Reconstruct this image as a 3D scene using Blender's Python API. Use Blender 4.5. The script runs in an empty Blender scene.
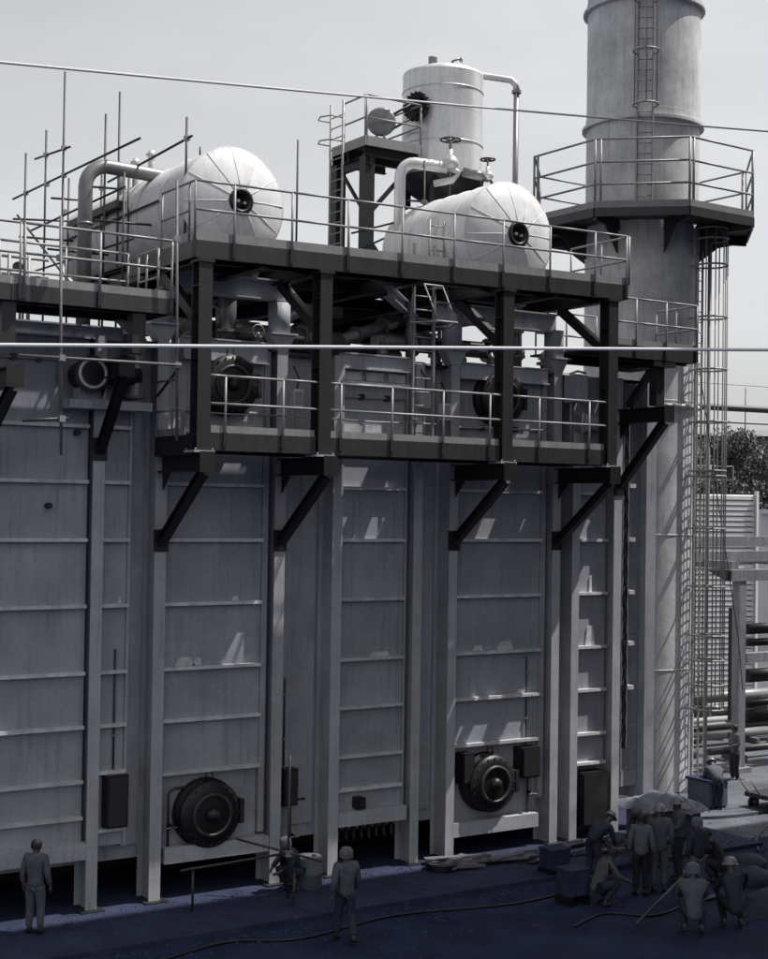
import bpy, math, random
from mathutils import Vector, Matrix, Quaternion
R = math.radians
random.seed(7)
scene = bpy.context.scene
col = scene.collection

# ------------------------------------------------------------------ camera
YAW = math.atan2(1450, 2230)
fwd = Vector((math.sin(YAW), math.cos(YAW), 0)); rgt = Vector((math.cos(YAW), -math.sin(YAW), 0)); upv = Vector((0, 0, 1))
CAM = -32.26 * fwd; CAM.z = 8.1
pit = math.atan(28.5 / 1450); rol = R(.85)
cf = fwd * math.cos(pit) + upv * math.sin(pit)
cu = upv * math.cos(pit) - fwd * math.sin(pit)
cr = rgt * math.cos(rol) + cu * math.sin(rol)
cu2 = cu * math.cos(rol) - rgt * math.sin(rol)
cd = bpy.data.cameras.new('camera'); cam = bpy.data.objects.new('camera', cd); col.objects.link(cam)
m = Matrix((cr, cu2, -cf)).transposed().to_4x4(); m.translation = CAM; cam.matrix_world = m
cd.sensor_fit = 'HORIZONTAL'; cd.sensor_width = 36; cd.lens = 36 * 1450 / 768
cd.clip_start = .1; cd.clip_end = 5000
scene.camera = cam

# ------------------------------------------------------------------ sky + sun
SUN_EL = R(62); sdir = Vector((.90 * math.cos(SUN_EL), -.436 * math.cos(SUN_EL), math.sin(SUN_EL)))
w = bpy.data.worlds.new('World'); scene.world = w; w.use_nodes = True
nt = w.node_tree; bg = nt.nodes['Background']
sky = nt.nodes.new('ShaderNodeTexSky'); sky.sky_type = 'NISHITA'; sky.sun_disc = False
sky.sun_elevation = SUN_EL; sky.sun_rotation = math.atan2(sdir.x, sdir.y)
sky.air_density = 1.0; sky.dust_density = 2.2; sky.ozone_density = 1.0; sky.altitude = 0
hs = nt.nodes.new('ShaderNodeHueSaturation'); hs.inputs['Saturation'].default_value = .10
nt.links.new(sky.outputs[0], hs.inputs['Color'])
# thin high cloud, spread over the whole dome
tc = nt.nodes.new('ShaderNodeTexCoord'); mp = nt.nodes.new('ShaderNodeMapping'); mp.inputs['Scale'].default_value = (1.6, 1.6, 5)
nz = nt.nodes.new('ShaderNodeTexNoise'); nz.inputs['Scale'].default_value = 2.2; nz.inputs['Detail'].default_value = 7
rp = nt.nodes.new('ShaderNodeValToRGB'); rp.color_ramp.elements[0].position = .45; rp.color_ramp.elements[0].color = (.99, .99, .99, 1)
rp.color_ramp.elements[1].position = .72; rp.color_ramp.elements[1].color = (1.12, 1.12, 1.12, 1)
mx = nt.nodes.new('ShaderNodeMix'); mx.data_type = 'RGBA'; mx.blend_type = 'MULTIPLY'; mx.inputs['Factor'].default_value = 1
nt.links.new(tc.outputs['Generated'], mp.inputs[0]); nt.links.new(mp.outputs[0], nz.inputs['Vector']); nt.links.new(nz.outputs[0], rp.inputs[0])
nt.links.new(hs.outputs[0], mx.inputs['A']); nt.links.new(rp.outputs[0], mx.inputs['B'])
nt.links.new(mx.outputs['Result'], bg.inputs['Color'])
bg.inputs['Strength'].default_value = .122
sl = bpy.data.lights.new('sun', 'SUN'); sl.energy = 4.2; sl.angle = R(.5); sl.color = (1, .975, .94)
so = bpy.data.objects.new('sun', sl); col.objects.link(so); so.rotation_euler = sdir.to_track_quat('Z', 'Y').to_euler(); so.location = (20, -20, 60)
scene.view_settings.view_transform = 'Standard'; scene.view_settings.look = 'None'
scene.view_settings.exposure = .33; scene.view_settings.gamma = 1
scene.render.engine = 'CYCLES'

# ------------------------------------------------------------------ materials
def mat(name, c, rough=.6, metal=0, nscale=3, namt=.15, streak=0, bump=0, bscale=60, rnd=0, spec=.5, stain=0):
    m = bpy.data.materials.new(name); m.use_nodes = True; t = m.node_tree; b = t.nodes['Principled BSDF']
    if not isinstance(c, tuple): c = (c, c, c)
    b.inputs['Roughness'].default_value = rough; b.inputs['Metallic'].default_value = metal
    b.inputs['Specular IOR Level'].default_value = spec
    geo = t.nodes.new('ShaderNodeNewGeometry')
    n1 = t.nodes.new('ShaderNodeTexNoise'); n1.inputs['Scale'].default_value = nscale; n1.inputs['Detail'].default_value = 8; n1.inputs['Roughness'].default_value = .65
    t.links.new(geo.outputs['Position'], n1.inputs['Vector'])
    mr = t.nodes.new('ShaderNodeMapRange'); mr.inputs['From Min'].default_value = .3; mr.inputs['From Max'].default_value = .7
    mr.inputs['To Min'].default_value = 1 - namt; mr.inputs['To Max'].default_value = 1 + namt
    t.links.new(n1.outputs[0], mr.inputs['Value']); val = mr.outputs[0]
    def mul(a, bb):
        q = t.nodes.new('ShaderNodeMath'); q.operation = 'MULTIPLY'; t.links.new(a, q.inputs[0]); t.links.new(bb, q.inputs[1]); return q.outputs[0]
    if streak:
        mpp = t.nodes.new('ShaderNodeMapping'); mpp.inputs['Scale'].default_value = (5, 5, .35); t.links.new(geo.outputs['Position'], mpp.inputs[0])
        n2 = t.nodes.new('ShaderNodeTexNoise'); n2.inputs['Scale'].default_value = 2; n2.inputs['Detail'].default_value = 6; t.links.new(mpp.outputs[0], n2.inputs['Vector'])
        m2 = t.nodes.new('ShaderNodeMapRange'); m2.inputs['From Min'].default_value = .3; m2.inputs['From Max'].default_value = .7
        m2.inputs['To Min'].default_value = 1 - streak; m2.inputs['To Max'].default_value = 1 + streak * .5
        t.links.new(n2.outputs[0], m2.inputs['Value']); val = mul(val, m2.outputs[0])
    if stain:
        mp4 = t.nodes.new('ShaderNodeMapping'); mp4.inputs['Scale'].default_value = (7, 7, .5); t.links.new(geo.outputs['Position'], mp4.inputs[0])
        n4 = t.nodes.new('ShaderNodeTexNoise'); n4.inputs['Scale'].default_value = 1.3; n4.inputs['Detail'].default_value = 5; t.links.new(mp4.outputs[0], n4.inputs['Vector'])
        m4 = t.nodes.new('ShaderNodeMapRange'); m4.inputs['From Min'].default_value = .56; m4.inputs['From Max'].default_value = .72; m4.inputs['To Min'].default_value = 1; m4.inputs['To Max'].default_value = 1 - stain
        t.links.new(n4.outputs[0], m4.inputs['Value']); val = mul(val, m4.outputs[0])
        n5 = t.nodes.new('ShaderNodeTexNoise'); n5.inputs['Scale'].default_value = 14; n5.inputs['Detail'].default_value = 8; n5.inputs['Roughness'].default_value = .8; t.links.new(geo.outputs['Position'], n5.inputs['Vector'])
        m5 = t.nodes.new('ShaderNodeMapRange'); m5.inputs['From Min'].default_value = .35; m5.inputs['From Max'].default_value = .65; m5.inputs['To Min'].default_value = 1 - stain * .4; m5.inputs['To Max'].default_value = 1 + stain * .4
        t.links.new(n5.outputs[0], m5.inputs['Value']); val = mul(val, m5.outputs[0])
    if rnd:
        oi = t.nodes.new('ShaderNodeObjectInfo'); m3 = t.nodes.new('ShaderNodeMapRange'); m3.inputs['To Min'].default_value = 1 - rnd; m3.inputs['To Max'].default_value = 1 + rnd
        t.links.new(oi.outputs['Random'], m3.inputs['Value']); val = mul(val, m3.outputs[0])
    vm = t.nodes.new('ShaderNodeVectorMath'); vm.operation = 'SCALE'; vm.inputs[0].default_value = c; t.links.new(val, vm.inputs['Scale'])
    t.links.new(vm.outputs[0], b.inputs['Base Color'])
    if bump:
        n3 = t.nodes.new('ShaderNodeTexNoise'); n3.inputs['Scale'].default_value = bscale; n3.inputs['Detail'].default_value = 4
        t.links.new(geo.outputs['Position'], n3.inputs['Vector'])
        bp = t.nodes.new('ShaderNodeBump'); bp.inputs['Strength'].default_value = bump; bp.inputs['Distance'].default_value = .02
        t.links.new(n3.outputs[0], bp.inputs['Height']); t.links.new(bp.outputs[0], b.inputs['Normal'])
    return m
M = {}
M['casing'] = mat('casing_paint', (.305, .313, .345), .6, 0, .9, .18, .05, .30, 2.2, .06, .4, .22)
M['flange'] = mat('flange_paint', (.38, .385, .41), .55, 0, 1.2, .16, .07, 0, 8, .05, .4, .2)
M['ledge'] = mat('pale_sunlit_paint', (.52, .525, .54), .55, 0, 4, .3, 0, 0, 8, .15)  # paler than casing, with sunlight on ledges and patches in the colour
M['black'] = mat('black_steel', (.010, .010, .011), .5, 0, 3, .3, .2)
M['dark'] = mat('dark_steel_paint', (.022, .022, .023), .5, 0, 3, .2, .2)
M['fascia'] = mat('fascia_paint', (.036, .036, .037), .45, 0, 3, .2, .2, 0, 8, .06)
M['rail'] = mat('rail_galvanised', (.27, .27, .27), .5, .2, 8, .2)
M['toe'] = mat('toe_board_paint', (.25, .25, .25), .5, 0, 4, .15, .1, 0, 8, .06)
M['white'] = mat('white_cladding', (.66, .66, .66), .5, .0, 2, .08, .06, .3, 3, .09, .4, .16)
M['alu'] = mat('aluminium_cladding', (.78, .78, .78), .36, .3, 2, .1, .1, .12, 3, .05, .5, .16)
M['stack'] = mat('stack_paint', (.60, .60, .60), .6, 0, 1.1, .28, .08, .2, 3, .03, .4, .25)
M['pipe'] = mat('pipe_lagging', (.22, .22, .22), .4, .4, 3, .15, .1)
M['alu2'] = mat('weathered_pipe', (.28, .28, .28), .6, .1, 3, .2)
M['palepipe'] = mat('pale_pipe_lagging', (.6, .6, .6), .4, .3, 3, .1)
M['scaf'] = mat('scaffold_tube', (.05, .05, .05), .5, .3, 6, .3)
M['scafl'] = mat('pale_scaffold_tube', (.32, .32, .32), .5, .3, 6, .2)
M['scafm'] = mat('grey_scaffold_tube', (.13, .13, .13), .6, .1, 6, .3)
M['rubber'] = mat('dark_iron', (.011, .011, .013), .45, .2, 5, .25)
M['deck'] = mat('deck_plate', (.05, .05, .05), .6, 0, 4, .2)
M['rope'] = mat('white_rope', (.55, .55, .55), .8, 0, 60, .15)
M['ground'] = mat('ground_soil_darkened', (.019, .024, .058), .9, 0, .6, .5, 0, .9, 9, 0, .12, .35)  # soil colour taken down to navy to stand in for foreground darkness
M['yard'] = mat('yard_soil_sunlit', (.105, .11, .125), .9, 0, .5, .45, 0, .6, 7, 0, .15)  # pale yard soil with the sunlight on it put into the colour
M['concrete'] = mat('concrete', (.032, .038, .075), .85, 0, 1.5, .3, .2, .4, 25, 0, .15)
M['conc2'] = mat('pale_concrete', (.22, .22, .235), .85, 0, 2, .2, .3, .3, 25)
M['corr'] = mat('louvre_sheet', (.62, .62, .63), .5, .1, 1, .12, 0, 0, 8, .08)
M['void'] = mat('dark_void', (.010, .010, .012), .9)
M['shed'] = mat('shed_sheet', (.17, .17, .17), .6, 0, .3, .1)
M['leaf'] = mat('leaf', (.075, .08, .075), .7, 0, 1.2, .45, 0, 0, 8)
M['trunk'] = mat('bark', (.05, .048, .045), .9)
M['skin'] = mat('skin', (.07, .06, .058), .55)
M['hair'] = mat('hair', (.012, .012, .013), .6)
M['eye'] = mat('eye', (.02, .02, .02), .2)
M['navy'] = mat('navy_cloth', (.022, .026, .045), .9, 0, 9, .3, 0, .3, 30)
M['greyc'] = mat('grey_cloth', (.075, .08, .10), .9, 0, 9, .25, 0, .3, 30)
M['palec'] = mat('pale_cloth', (.10, .105, .13), .9, 0, 9, .25, 0, .3, 30)
M['blackc'] = mat('black_cloth', (.012, .013, .02), .9, 0, 9, .3)
M['helmet'] = mat('white_helmet', (.16, .165, .19), .35)
M['boot'] = mat('boot', (.012, .012, .012), .6)
M['navyclad'] = mat('navy_cladding', (.03, .036, .085), .6, 0, 1, .12, .1)  # navy so the unseen building reflects blue light below
M['box'] = mat('crate_board', (.10, .105, .13), .8, 0, 5, .2, 0, .2)
M['tarp'] = mat('tarpaulin', (.15, .155, .185), .7, 0, 5, .2, 0, .4, 14)
M['wood'] = mat('plank_wood', (.12, .12, .135), .8, 0, 12, .3)

# ------------------------------------------------------------------ helpers
WLOC = {}
def link(o):
    col.objects.link(o); return o
def tag(o, label=None, cat=None, group=None, kind=None):
    if label: o['label'] = label
    if cat: o['category'] = cat
    if group: o['group'] = group
    if kind: o['kind'] = kind
    return o
def thing(name, label, cat, loc, group=None):
    o = bpy.data.objects.new(name, None); link(o); o.location = loc; o.empty_display_size = .2
    WLOC[o.name] = Vector(loc)
    return tag(o, label, cat, group)
class MB:
    def __init__(s): s.v = []; s.f = []; s.sm = []
    def add(s, vs, fs, smooth=False):
        k = len(s.v); s.v += [Vector(p) for p in vs]; s.f += [tuple(i + k for i in f) for f in fs]; s.sm += [smooth] * len(fs); return s
    def box(s, x0, x1, y0, y1, z0, z1):
        return s.add([(x0, y0, z0), (x1, y0, z0), (x1, y1, z0), (x0, y1, z0), (x0, y0, z1), (x1, y0, z1), (x1, y1, z1), (x0, y1, z1)],
                     [(3, 2, 1, 0), (4, 5, 6, 7), (0, 1, 5, 4), (1, 2, 6, 5), (2, 3, 7, 6), (3, 0, 4, 7)])
    def beam(s, p, q, w, h, up=(0, 0, 1)):
        p = Vector(p); q = Vector(q); d = (q - p).normalized(); u = Vector(up)
        if abs(d.dot(u)) > .99: u = Vector((0, 1, 0))
        sd = d.cross(u).normalized() * w / 2; u2 = sd.cross(d).normalized() * h / 2
        vs = [a + b * sd + c * u2 for a in (p, q) for b, c in ((-1, -1), (1, -1), (1, 1), (-1, 1))]
        return s.add(vs, [(0, 1, 2, 3), (7, 6, 5, 4), (0, 4, 5, 1), (1, 5, 6, 2), (2, 6, 7, 3), (3, 7, 4, 0)])
    def ibeam(s, p, q, w, h, t=.02, up=(0, 0, 1)):
        p = Vector(p); q = Vector(q); d = (q - p).normalized(); u = Vector(up)
        if abs(d.dot(u)) > .99: u = Vector((0, 1, 0))
        sd = d.cross(u).normalized(); u2 = sd.cross(d).normalized()
        s.beam(p + u2 * (h / 2 - t / 2), q + u2 * (h / 2 - t / 2), w, t, up); s.beam(p - u2 * (h / 2 - t / 2), q - u2 * (h / 2 - t / 2), w, t, up)
        return s.beam(p, q, t, h - 2 * t, up)
    def tube(s, pts, r, n=8, caps=True, r2=None):
        pts = [Vector(p) for p in pts]; k = len(pts); vs = []; prev = None
        for i, p in enumerate(pts):
            d = (pts[min(i + 1, k - 1)] - pts[max(i - 1, 0)]).normalized()
            if prev is None:
                a = Vector((0, 0, 1)) if abs(d.z) < .9 else Vector((0, 1, 0)); u = d.cross(a).normalized()
            else: u = (prev - d * prev.dot(d)).normalized()
            prev = u; v = d.cross(u)
            rr = r if r2 is None else r + (r2 - r) * i / (k - 1)
            vs += [p + rr * (math.cos(2 * math.pi * j / n) * u + math.sin(2 * math.pi * j / n) * v) for j in range(n)]
        fs = [(i * n + j, i * n + (j + 1) % n, (i + 1) * n + (j + 1) % n, (i + 1) * n + j) for i in range(k - 1) for j in range(n)]
        s.add(vs, fs, True)
        if caps:
            b = len(s.v) - len(vs); s.f += [tuple(b + j for j in reversed(range(n))), tuple(b + (k - 1) * n + j for j in range(n))]; s.sm += [False, False]
        return s
    def lathe(s, prof, o, ax, n=32, a0=0, a1=2 * math.pi, smooth=True, ref=None):
        o = Vector(o); ax = Vector(ax).normalized()
        if ref is None: ref = Vector((0, 0, 1)) if abs(ax.z) < .9 else Vector((1, 0, 0))
        u = (ref - ax * ref.dot(ax)).normalized(); v = ax.cross(u); full = abs(a1 - a0 - 2 * math.pi) < 1e-6
        c = n if full else n + 1; vs = []
        for r, h in prof:
            vs += [o + ax * h + r * (math.cos(a0 + (a1 - a0) * j / n) * u + math.sin(a0 + (a1 - a0) * j / n) * v) for j in range(c)]
        fs = [(i * c + j, i * c + (j + 1) % c, (i + 1) * c + (j + 1) % c, (i + 1) * c + j) for i in range(len(prof) - 1) for j in range(n)]
        return s.add(vs, fs, smooth)
    def prism(s, poly, ext):
        poly = [Vector(p) for p in poly]; e = Vector(ext); n = len(poly)
        return s.add(poly + [p + e for p in poly], [tuple(range(n)), tuple(range(2 * n - 1, n - 1, -1))] + [(i, i + n, (i + 1) % n + n, (i + 1) % n) for i in range(n)])
    def build(s, name, mt, parent=None, label=None, cat=None, group=None, kind=None):
        if parent is not None: L = WLOC[parent.name]
        else:
            lo = [min(p[i] for p in s.v) for i in range(3)]; hi = [max(p[i] for p in s.v) for i in range(3)]
            L = Vector(((lo[0] + hi[0]) / 2, (lo[1] + hi[1]) / 2, lo[2]))
        me = bpy.data.meshes.new(name); me.from_pydata([p - L for p in s.v], [], s.f); me.materials.append(mt)
        me.polygons.foreach_set('use_smooth', s.sm)
        import bmesh
        b = bmesh.new(); b.from_mesh(me); bmesh.ops.recalc_face_normals(b, faces=b.faces); b.to_mesh(me); b.free()
        o = bpy.data.objects.new(name, me); link(o)
        if parent is not None: o.parent = parent
        else: o.location = L
        WLOC[o.name] = L
        return tag(o, label, cat, group, kind)
def arc(c, a, b, n=6):
    """quarter bend from c+a to c+b"""
    c = Vector(c); a = Vector(a); b = Vector(b)
    return [c + a * math.cos(t * math.pi / 2 / n) + b * math.sin(t * math.pi / 2 / n) for t in range(n + 1)]

# ------------------------------------------------------------------ ground
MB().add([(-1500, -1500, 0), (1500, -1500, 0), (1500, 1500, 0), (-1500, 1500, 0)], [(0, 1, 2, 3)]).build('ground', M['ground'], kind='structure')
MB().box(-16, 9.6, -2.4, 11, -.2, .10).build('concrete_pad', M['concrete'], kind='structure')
MB().add([(9.61, -1.6, .004), (70, -9, .004), (110, 60, .004), (30, 60, .004), (9.61, 12, .004)], [(0, 1, 2, 3, 4)]).build('yard_ground_sunlit', M['yard'], kind='structure')  # pale sheet paints the sunlit ground, its near edge on the shade line
MB().lathe([(0, .09), (4.6, .09), (4.6, -.1)], (12.11, 4.8, 0), (0, 0, 1), 48, smooth=False).build('stack_foundation', M['yard'], kind='structure')

nb = thing('shade_building', 'tall navy clad unseen neighbour building, made taller to shade the ground, just outside the right of the photo', 'building', (18, -16, 0))  # unseen block read from a shadow edge, made taller to darken the ground
NX0, NX1, NY0, NY1, NH = 5.6, 32, -24, -8.5, 33
MB().box(NX0 + .2, NX1 - .2, NY0 + .2, NY1 - .2, 0, NH - .02).build('wall', M['navyclad'], nb)
MB().box(NX0 - .3, NX1 + .3, NY0 - .3, NY1 + .3, NH, NH + .4).build('roof', M['dark'], nb)
for k in range(10):
    z0 = .4 + k * 3.24; z1 = z0 + 3.2
    MB().box(NX0, NX0 + .19, NY0 + .2, NY1 - .2, z0, z1).build('cladding_panel', M['navyclad'], nb); MB().box(NX0 + .2, NX1 - .2, NY1 - .19, NY1, z0, z1).build('cladding_panel', M['navyclad'], nb)
for k in range(6):
    y = NY0 + .4 + k * 2.9; MB().box(NX0 - .12, NX0 - .002, y - .12, y + .12, 0, NH - .02).build('column', M['dark'], nb)
    x = NX0 + .6 + k * 5; MB().box(x - .12, x + .12, NY1 + .002, NY1 + .12, 0, NH - .02).build('column', M['dark'], nb)
    MB().box(NX0 - .05, NX0 - .003, y + .8, y + 2.1, 10.5, 12).build('window', M['rubber'], nb)

# ------------------------------------------------------------------ boiler casing
cs = thing('boiler_casing', 'tall grey steel boiler casing with ribbed wall panels, vertical columns and round manways', 'boiler casing', (0, 4, 0))
LZ = [11.42, 9.63, 8.53, 7.38, 6.07, 4.75, 3.69, 2.62, 1.89]
# core (dark sheet behind the skin) and roof
MB().box(-13.6, 8.25, .62, 9, .9, 11.35).build('core', M['casing'], cs)
MB().box(-13.7, 8.29, .3, 9.1, 11.352, 11.43).build('roof', M['dark'], cs)
# bays: x0, x1, recess of the panel, bottom z
def bay(x0, x1, bot, zs, py=.27, ledge=True, led_y=.13, sub=None):
    for i in range(len(zs) - 1):
        z1, z0 = zs[i], zs[i + 1]
        MB().box(x0, x1, py, .615, z0 + .004, z1 - .004).build('wall_panel', M['casing'], cs)
        if ledge and i > 0 or (ledge and i == 0 and False):
            pass
    if zs[-1] - bot > .15:
        MB().box(x0, x1, py - .02, .615, bot, zs[-1] - .004).build('wall_panel', M['casing'], cs)
    if ledge:
        for z in zs[1:]:
            a, b = (sub or (x0, x1))
            mb = MB().box(a + .02, b - .02, led_y, py - .001, z - .035, z + .035)
            mb.build('ledge', M['ledge'], cs)
ZB = LZ
bay(-11.9, -9.05, 1.25, ZB[:-1] + [1.91]); bay(-9.05, -6.84, 1.25, ZB[:-1] + [1.91]); bay(-6.58, -5.95, 1.3, ZB[:-2] + [2.76, 1.62])
bay(-5.24, -2.92, 2.55, LZ[:8]); bay(-1.04, .72, 1.25, LZ); bay(2.06, 4.68, 2.5, LZ[:8]); bay(5.74, 6.79, 1.85, LZ[:8] + [1.90])
bay(7.40, 7.93, 1.2, [11.42, 9.6, 7.4, 5, 2.8, 1.6], py=.3, ledge=False)
for x0, x1, z0, z1 in ((-5.24, -2.92, .95, 2.60), (2.06, 4.68, .6, 2.55)):      # wall behind the lower manways
    MB().box(x0, x1, .35, .615, z0, z1).build('wall_panel', M['casing'], cs)
for x0, x1, z in ((-5.15, -2.75, .98), (2.06, 4.55, .72), (-8.9, -6.8, 1.28), (-1.04, .75, 1.28)):
    MB().box(x0, x1, .02, .30, z - .16, z + .16).build('sill_beam', M['flange'], cs)
# columns: flange + web
for x0, x1, rec in ((-9.35, -9.05, .27), (-6.83, -6.59, .27), (-5.49, -5.24, .6), (-2.74, -2.49, .27), (-1.31, -1.06, .6), (.83, 1.06, .27), (1.81, 2.05, .6), (4.87, 5.11, .27), (5.49, 5.72, .6), (6.83, 7.08, .27)):
    c = MB().box(x0, x1, 0, .022, .0, 11.42).box((x0 + x1) / 2 - .012, (x0 + x1) / 2 + .012, .022, .61, .0, 11.42).box(x0, x1, .595, .612, 0, 11.42)
    c.build('column', M['flange'], cs)
    MB().box(x0 - .12, x1 + .12, -.14, .16, 0, .13).build('base_plate', M['dark'], cs)
# web cheeks that close each column's left side down to its recess
for x0, x1 in ((-2.92, -2.75), (.72, .82), (4.68, 4.86)):
    MB().box(x0 + .01, x1 - .02, .24, .61, 1.2, 11.4).build('cheek_plate', M['casing'], cs)
# recessed joints between modules, each of two sheets with a seam
for x0, xm, x1 in ((-5.93, -5.75, -5.52), (-2.47, -2.05, -1.42), (1.08, 1.40, 1.72), (5.13, 5.3, 5.40)):
    MB().box(x0, xm - .01, .46, .611, 1.2, 11.4).build('joint_sheet', M['casing'], cs)
    MB().box(xm + .01, x1, .53, .611, 1.2, 11.4).build('joint_sheet', M['casing'], cs)
MB().box(-5.985, -5.93, .2, .611, 1.3, 10.1).build('joint_trim', M['flange'], cs)
# right hand end: pilaster and cable ladder
MB().box(7.95, 8.285, .05, .6, .1, 11.4).build('pilaster', M['casing'], cs)
for z in (8.75, 7.4, 6.08, 4.8, 3.7):
    MB().box(7.42, 7.60, .06, .29, z - .05, z + .05).build('lug', M['ledge'], cs)
cl = thing('cable_ladder', 'dark vertical cable ladder with twisted cables at the right end of the casing wall', 'cable ladder', (7.26, .1, 2.2))
for x in (7.17, 7.36): MB().box(x - .012, x + .012, .05, .12, 2.2, 10.3).build('side_rail', M['rail'], cl)
for k in range(41):
    z = 2.3 + k * .2; MB().box(7.183, 7.347, .09, .11, z - .012, z + .012).build('rung', M['rail'], cl)
for j in range(3):
    MB().tube([(7.22 + j * .045 + .018 * math.sin(k * 1.1 + j * 2), .055 + .015 * math.cos(k * 1.1 + j * 2), 2.2 + k * .1) for k in range(82)], .022, 6).build('cable', M['rubber'], cl)
# dark openings under the casing: small tubes and rear wall
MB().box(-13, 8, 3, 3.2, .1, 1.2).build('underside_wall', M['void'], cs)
for k in range(9):
    x = -.95 + k * .2; MB().tube([(x, .5, 1.15), (x, .5, .75), (x + .03, .46, .68)], .05, 8).build('drain_stub', M['rubber'], cs)
# boxes and small details on the wall
for x0, x1, z0, z1 in ((-6.42, -5.97, 1.68, 2.72), (-2.36, -2.02, 1.70, 2.48), (4.02, 4.55, 1.75, 2.46), (2.28, 2.6, 1.75, 2.46), (-.55, -.36, 1.48, 1.72), (5.9, 6.7, .4, 1.7)):
    mb = MB().box(x0, x1, -.02 if x0 > -2 or x0 < -3 else .1, .4, z0, z1); o = mb.build('junction_box', M['rubber'], cs)
    MB().box(x0 + .03, x1 - .03, mb.v[0].y - .02, mb.v[0].y - .002, z0 + .04, z1 - .04).build('lid', M['dark'], o)
for x, z in ((-7.66, 8.05), (-7.1, 9.5)): MB().tube([(x, .27, z), (x, .12, z)], .06, 10).build('stub', M['rubber'], cs)
# bits of flat bar left standing on ledges
for x, z, h, ww in ((-6.15, 6.1, .14, .06), (-4.9, 4.79, .18, .45), (-4.5, 4.79, .15, .22), (-3.6, 6.11, .1, .15), (2.7, 4.79, .13, .3), (3.4, 4.79, .2, .5), (4.0, 3.73, .1, .35), (-.2, 4.79, .1, .6), (5.8, 7.42, .30, .1), (6.25, 6.1, .42, .09), (6.15, 4.79, .5, .3)):
    MB().prism([(x, .24, z), (x + ww, .24, z), (x + ww * .85, .24, z + h), (x + ww * .2, .24, z + h * .9)], (0, .02, 0)).build('tack_plate', M['ledge'], cs)

# upper zone of the casing between walkway and roof
def hb(x0, x1, z0, z1, y0=.0, y1=.3, mt='flange', nm='header_beam'):
    MB().box(x0, x1, y0, y1, z0, z1).box(x0, x1, y0 - .06, y0 - .001, z1 - .03, z1 + .001).box(x0, x1, y0 - .06, y0 - .001, z0 - .001, z0 + .03).build(nm, M[mt], cs)
hb(-4.9, -2.95, 11.1, 11.56, .05); hb(-1.04, .72, 11.15, 11.5, .05); hb(2.1, 4.7, 11.12, 11.5, .05); hb(-8.9, -6.1, 11.35, 11.62, .1)
for i, (x0, x1) in enumerate(((-1.0, -.5), (-.38, .08), (.22, .66))):
    MB().box(x0, x1, .2, .268, 10.92, 11.12).build('sun_patch', M['ledge'], cs); MB().box(x0, x1 - .04, .2, .268, 9.72, 9.95).build('sun_patch', M['ledge'], cs)  # pale plates stand in for squares of sunlight on the panel
MB().box(-1.04, .74, .06, .268, 10.83, 10.89).build('ledge', M['ledge'], cs)
MB().box(-7.46, -5.75, -.35, .26, 9.95, 10.12).build('pipe_shelf', M['flange'], cs)
# stub columns on the roof line carrying the drum beams
for x, z1 in ((-2.62, 12.45), (1.93, 12.6), (4.98, 12.45), (-5.37, 12.45)):
    MB().prism([(x - .12, -.01, 11.42), (x + .12, -.01, 11.42), (x + .3, -.01, 11.75), (x - .3, -.01, 11.75)], (0, .32, 0)).build('column_head', M['flange'], cs)
    MB().tube([(x, .18, 11.75), (x, .18, z1)], .24, 16).build('stub_column', M['casing'], cs)
    MB().box(x - .32, x + .32, -.1, .4, 11.752, 11.79).build('cap_plate', M['flange'], cs)
for x0, x1, z in ((-5.45, -2.4, 12.7), (1.4, 5.0, 12.62)):
    MB().ibeam((x0, .15, z), (x1, .15, z), .3, .44, .03).build('drum_beam', M['flange'], cs)
    MB().ibeam((x0, 5.2, z), (x1, 5.2, z), .3, .44, .03).build('drum_beam', M['dark'], cs)
MB().ibeam((.9, .6, 12.72), (-.75, -1.2, 12.72), .2, .26, .025).build('hoist_beam', M['casing'], cs)

# manways
def manway(x, y, z, r, prot, nm='manway', parent=None):
    p = parent or cs
    f = MB().lathe([(0, 0), (r * 1.05, 0), (r * 1.05, prot * .35), (r * .93, prot * .4), (r * .93, prot * .7), (r * 1.0, prot * .7), (r, prot * .86), (r * .8, prot * .95), (r * .62, prot), (0, prot)], (x, y, z), (0, -1, 0), 40)
    o = f.build(nm, M['rubber'], p)
    MB().lathe([(r * .66, prot + .001), (r * .66, prot + .05), (r * .6, prot + .06), (r * .56, prot + .05), (r * .56, prot + .001)], (x, y, z), (0, -1, 0), 40).build('rim', M['fascia'], o)  # lit ring edge put into the rim as a lighter paint
    MB().lathe([(0, prot + .14), (r * .12, prot + .14), (r * .22, prot + .08), (r * .24, prot + .002)], (x, y, z), (0, -1, 0), 20).build('hub', M['rubber'], o)
    b = MB()
    for k in range(20):
        a = 2 * math.pi * k / 20; c = Vector((x + r * .90 * math.cos(a), y - prot * .84, z + r * .90 * math.sin(a))); b.tube([c, c + Vector((0, -.055, 0))], .022, 6)
    b.build('bolt', M['dark'], o, kind='stuff')
    hg = MB().box(x + r * .98, x + r * 1.12, y - prot * .9, y, z - .25, z + .25); hg.build('hinge', M['dark'], o)
    MB().tube([(x - .05, y - prot * .5, z + r), (x - .05, y - prot * .5, z + r + .16), (x + .1, y - prot * .5, z + r + .16), (x + .1, y - prot * .5, z + r)], .02, 6).build('lifting_eye', M['dark'], o)
    return o
manway(-4.14, .34, 1.74, .68, .42); manway(3.11, .34, 1.72, .66, .5); manway(-3.86, .27, 10.62, .62, .42); manway(3.26, .27, 10.72, .62, .42)
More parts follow.
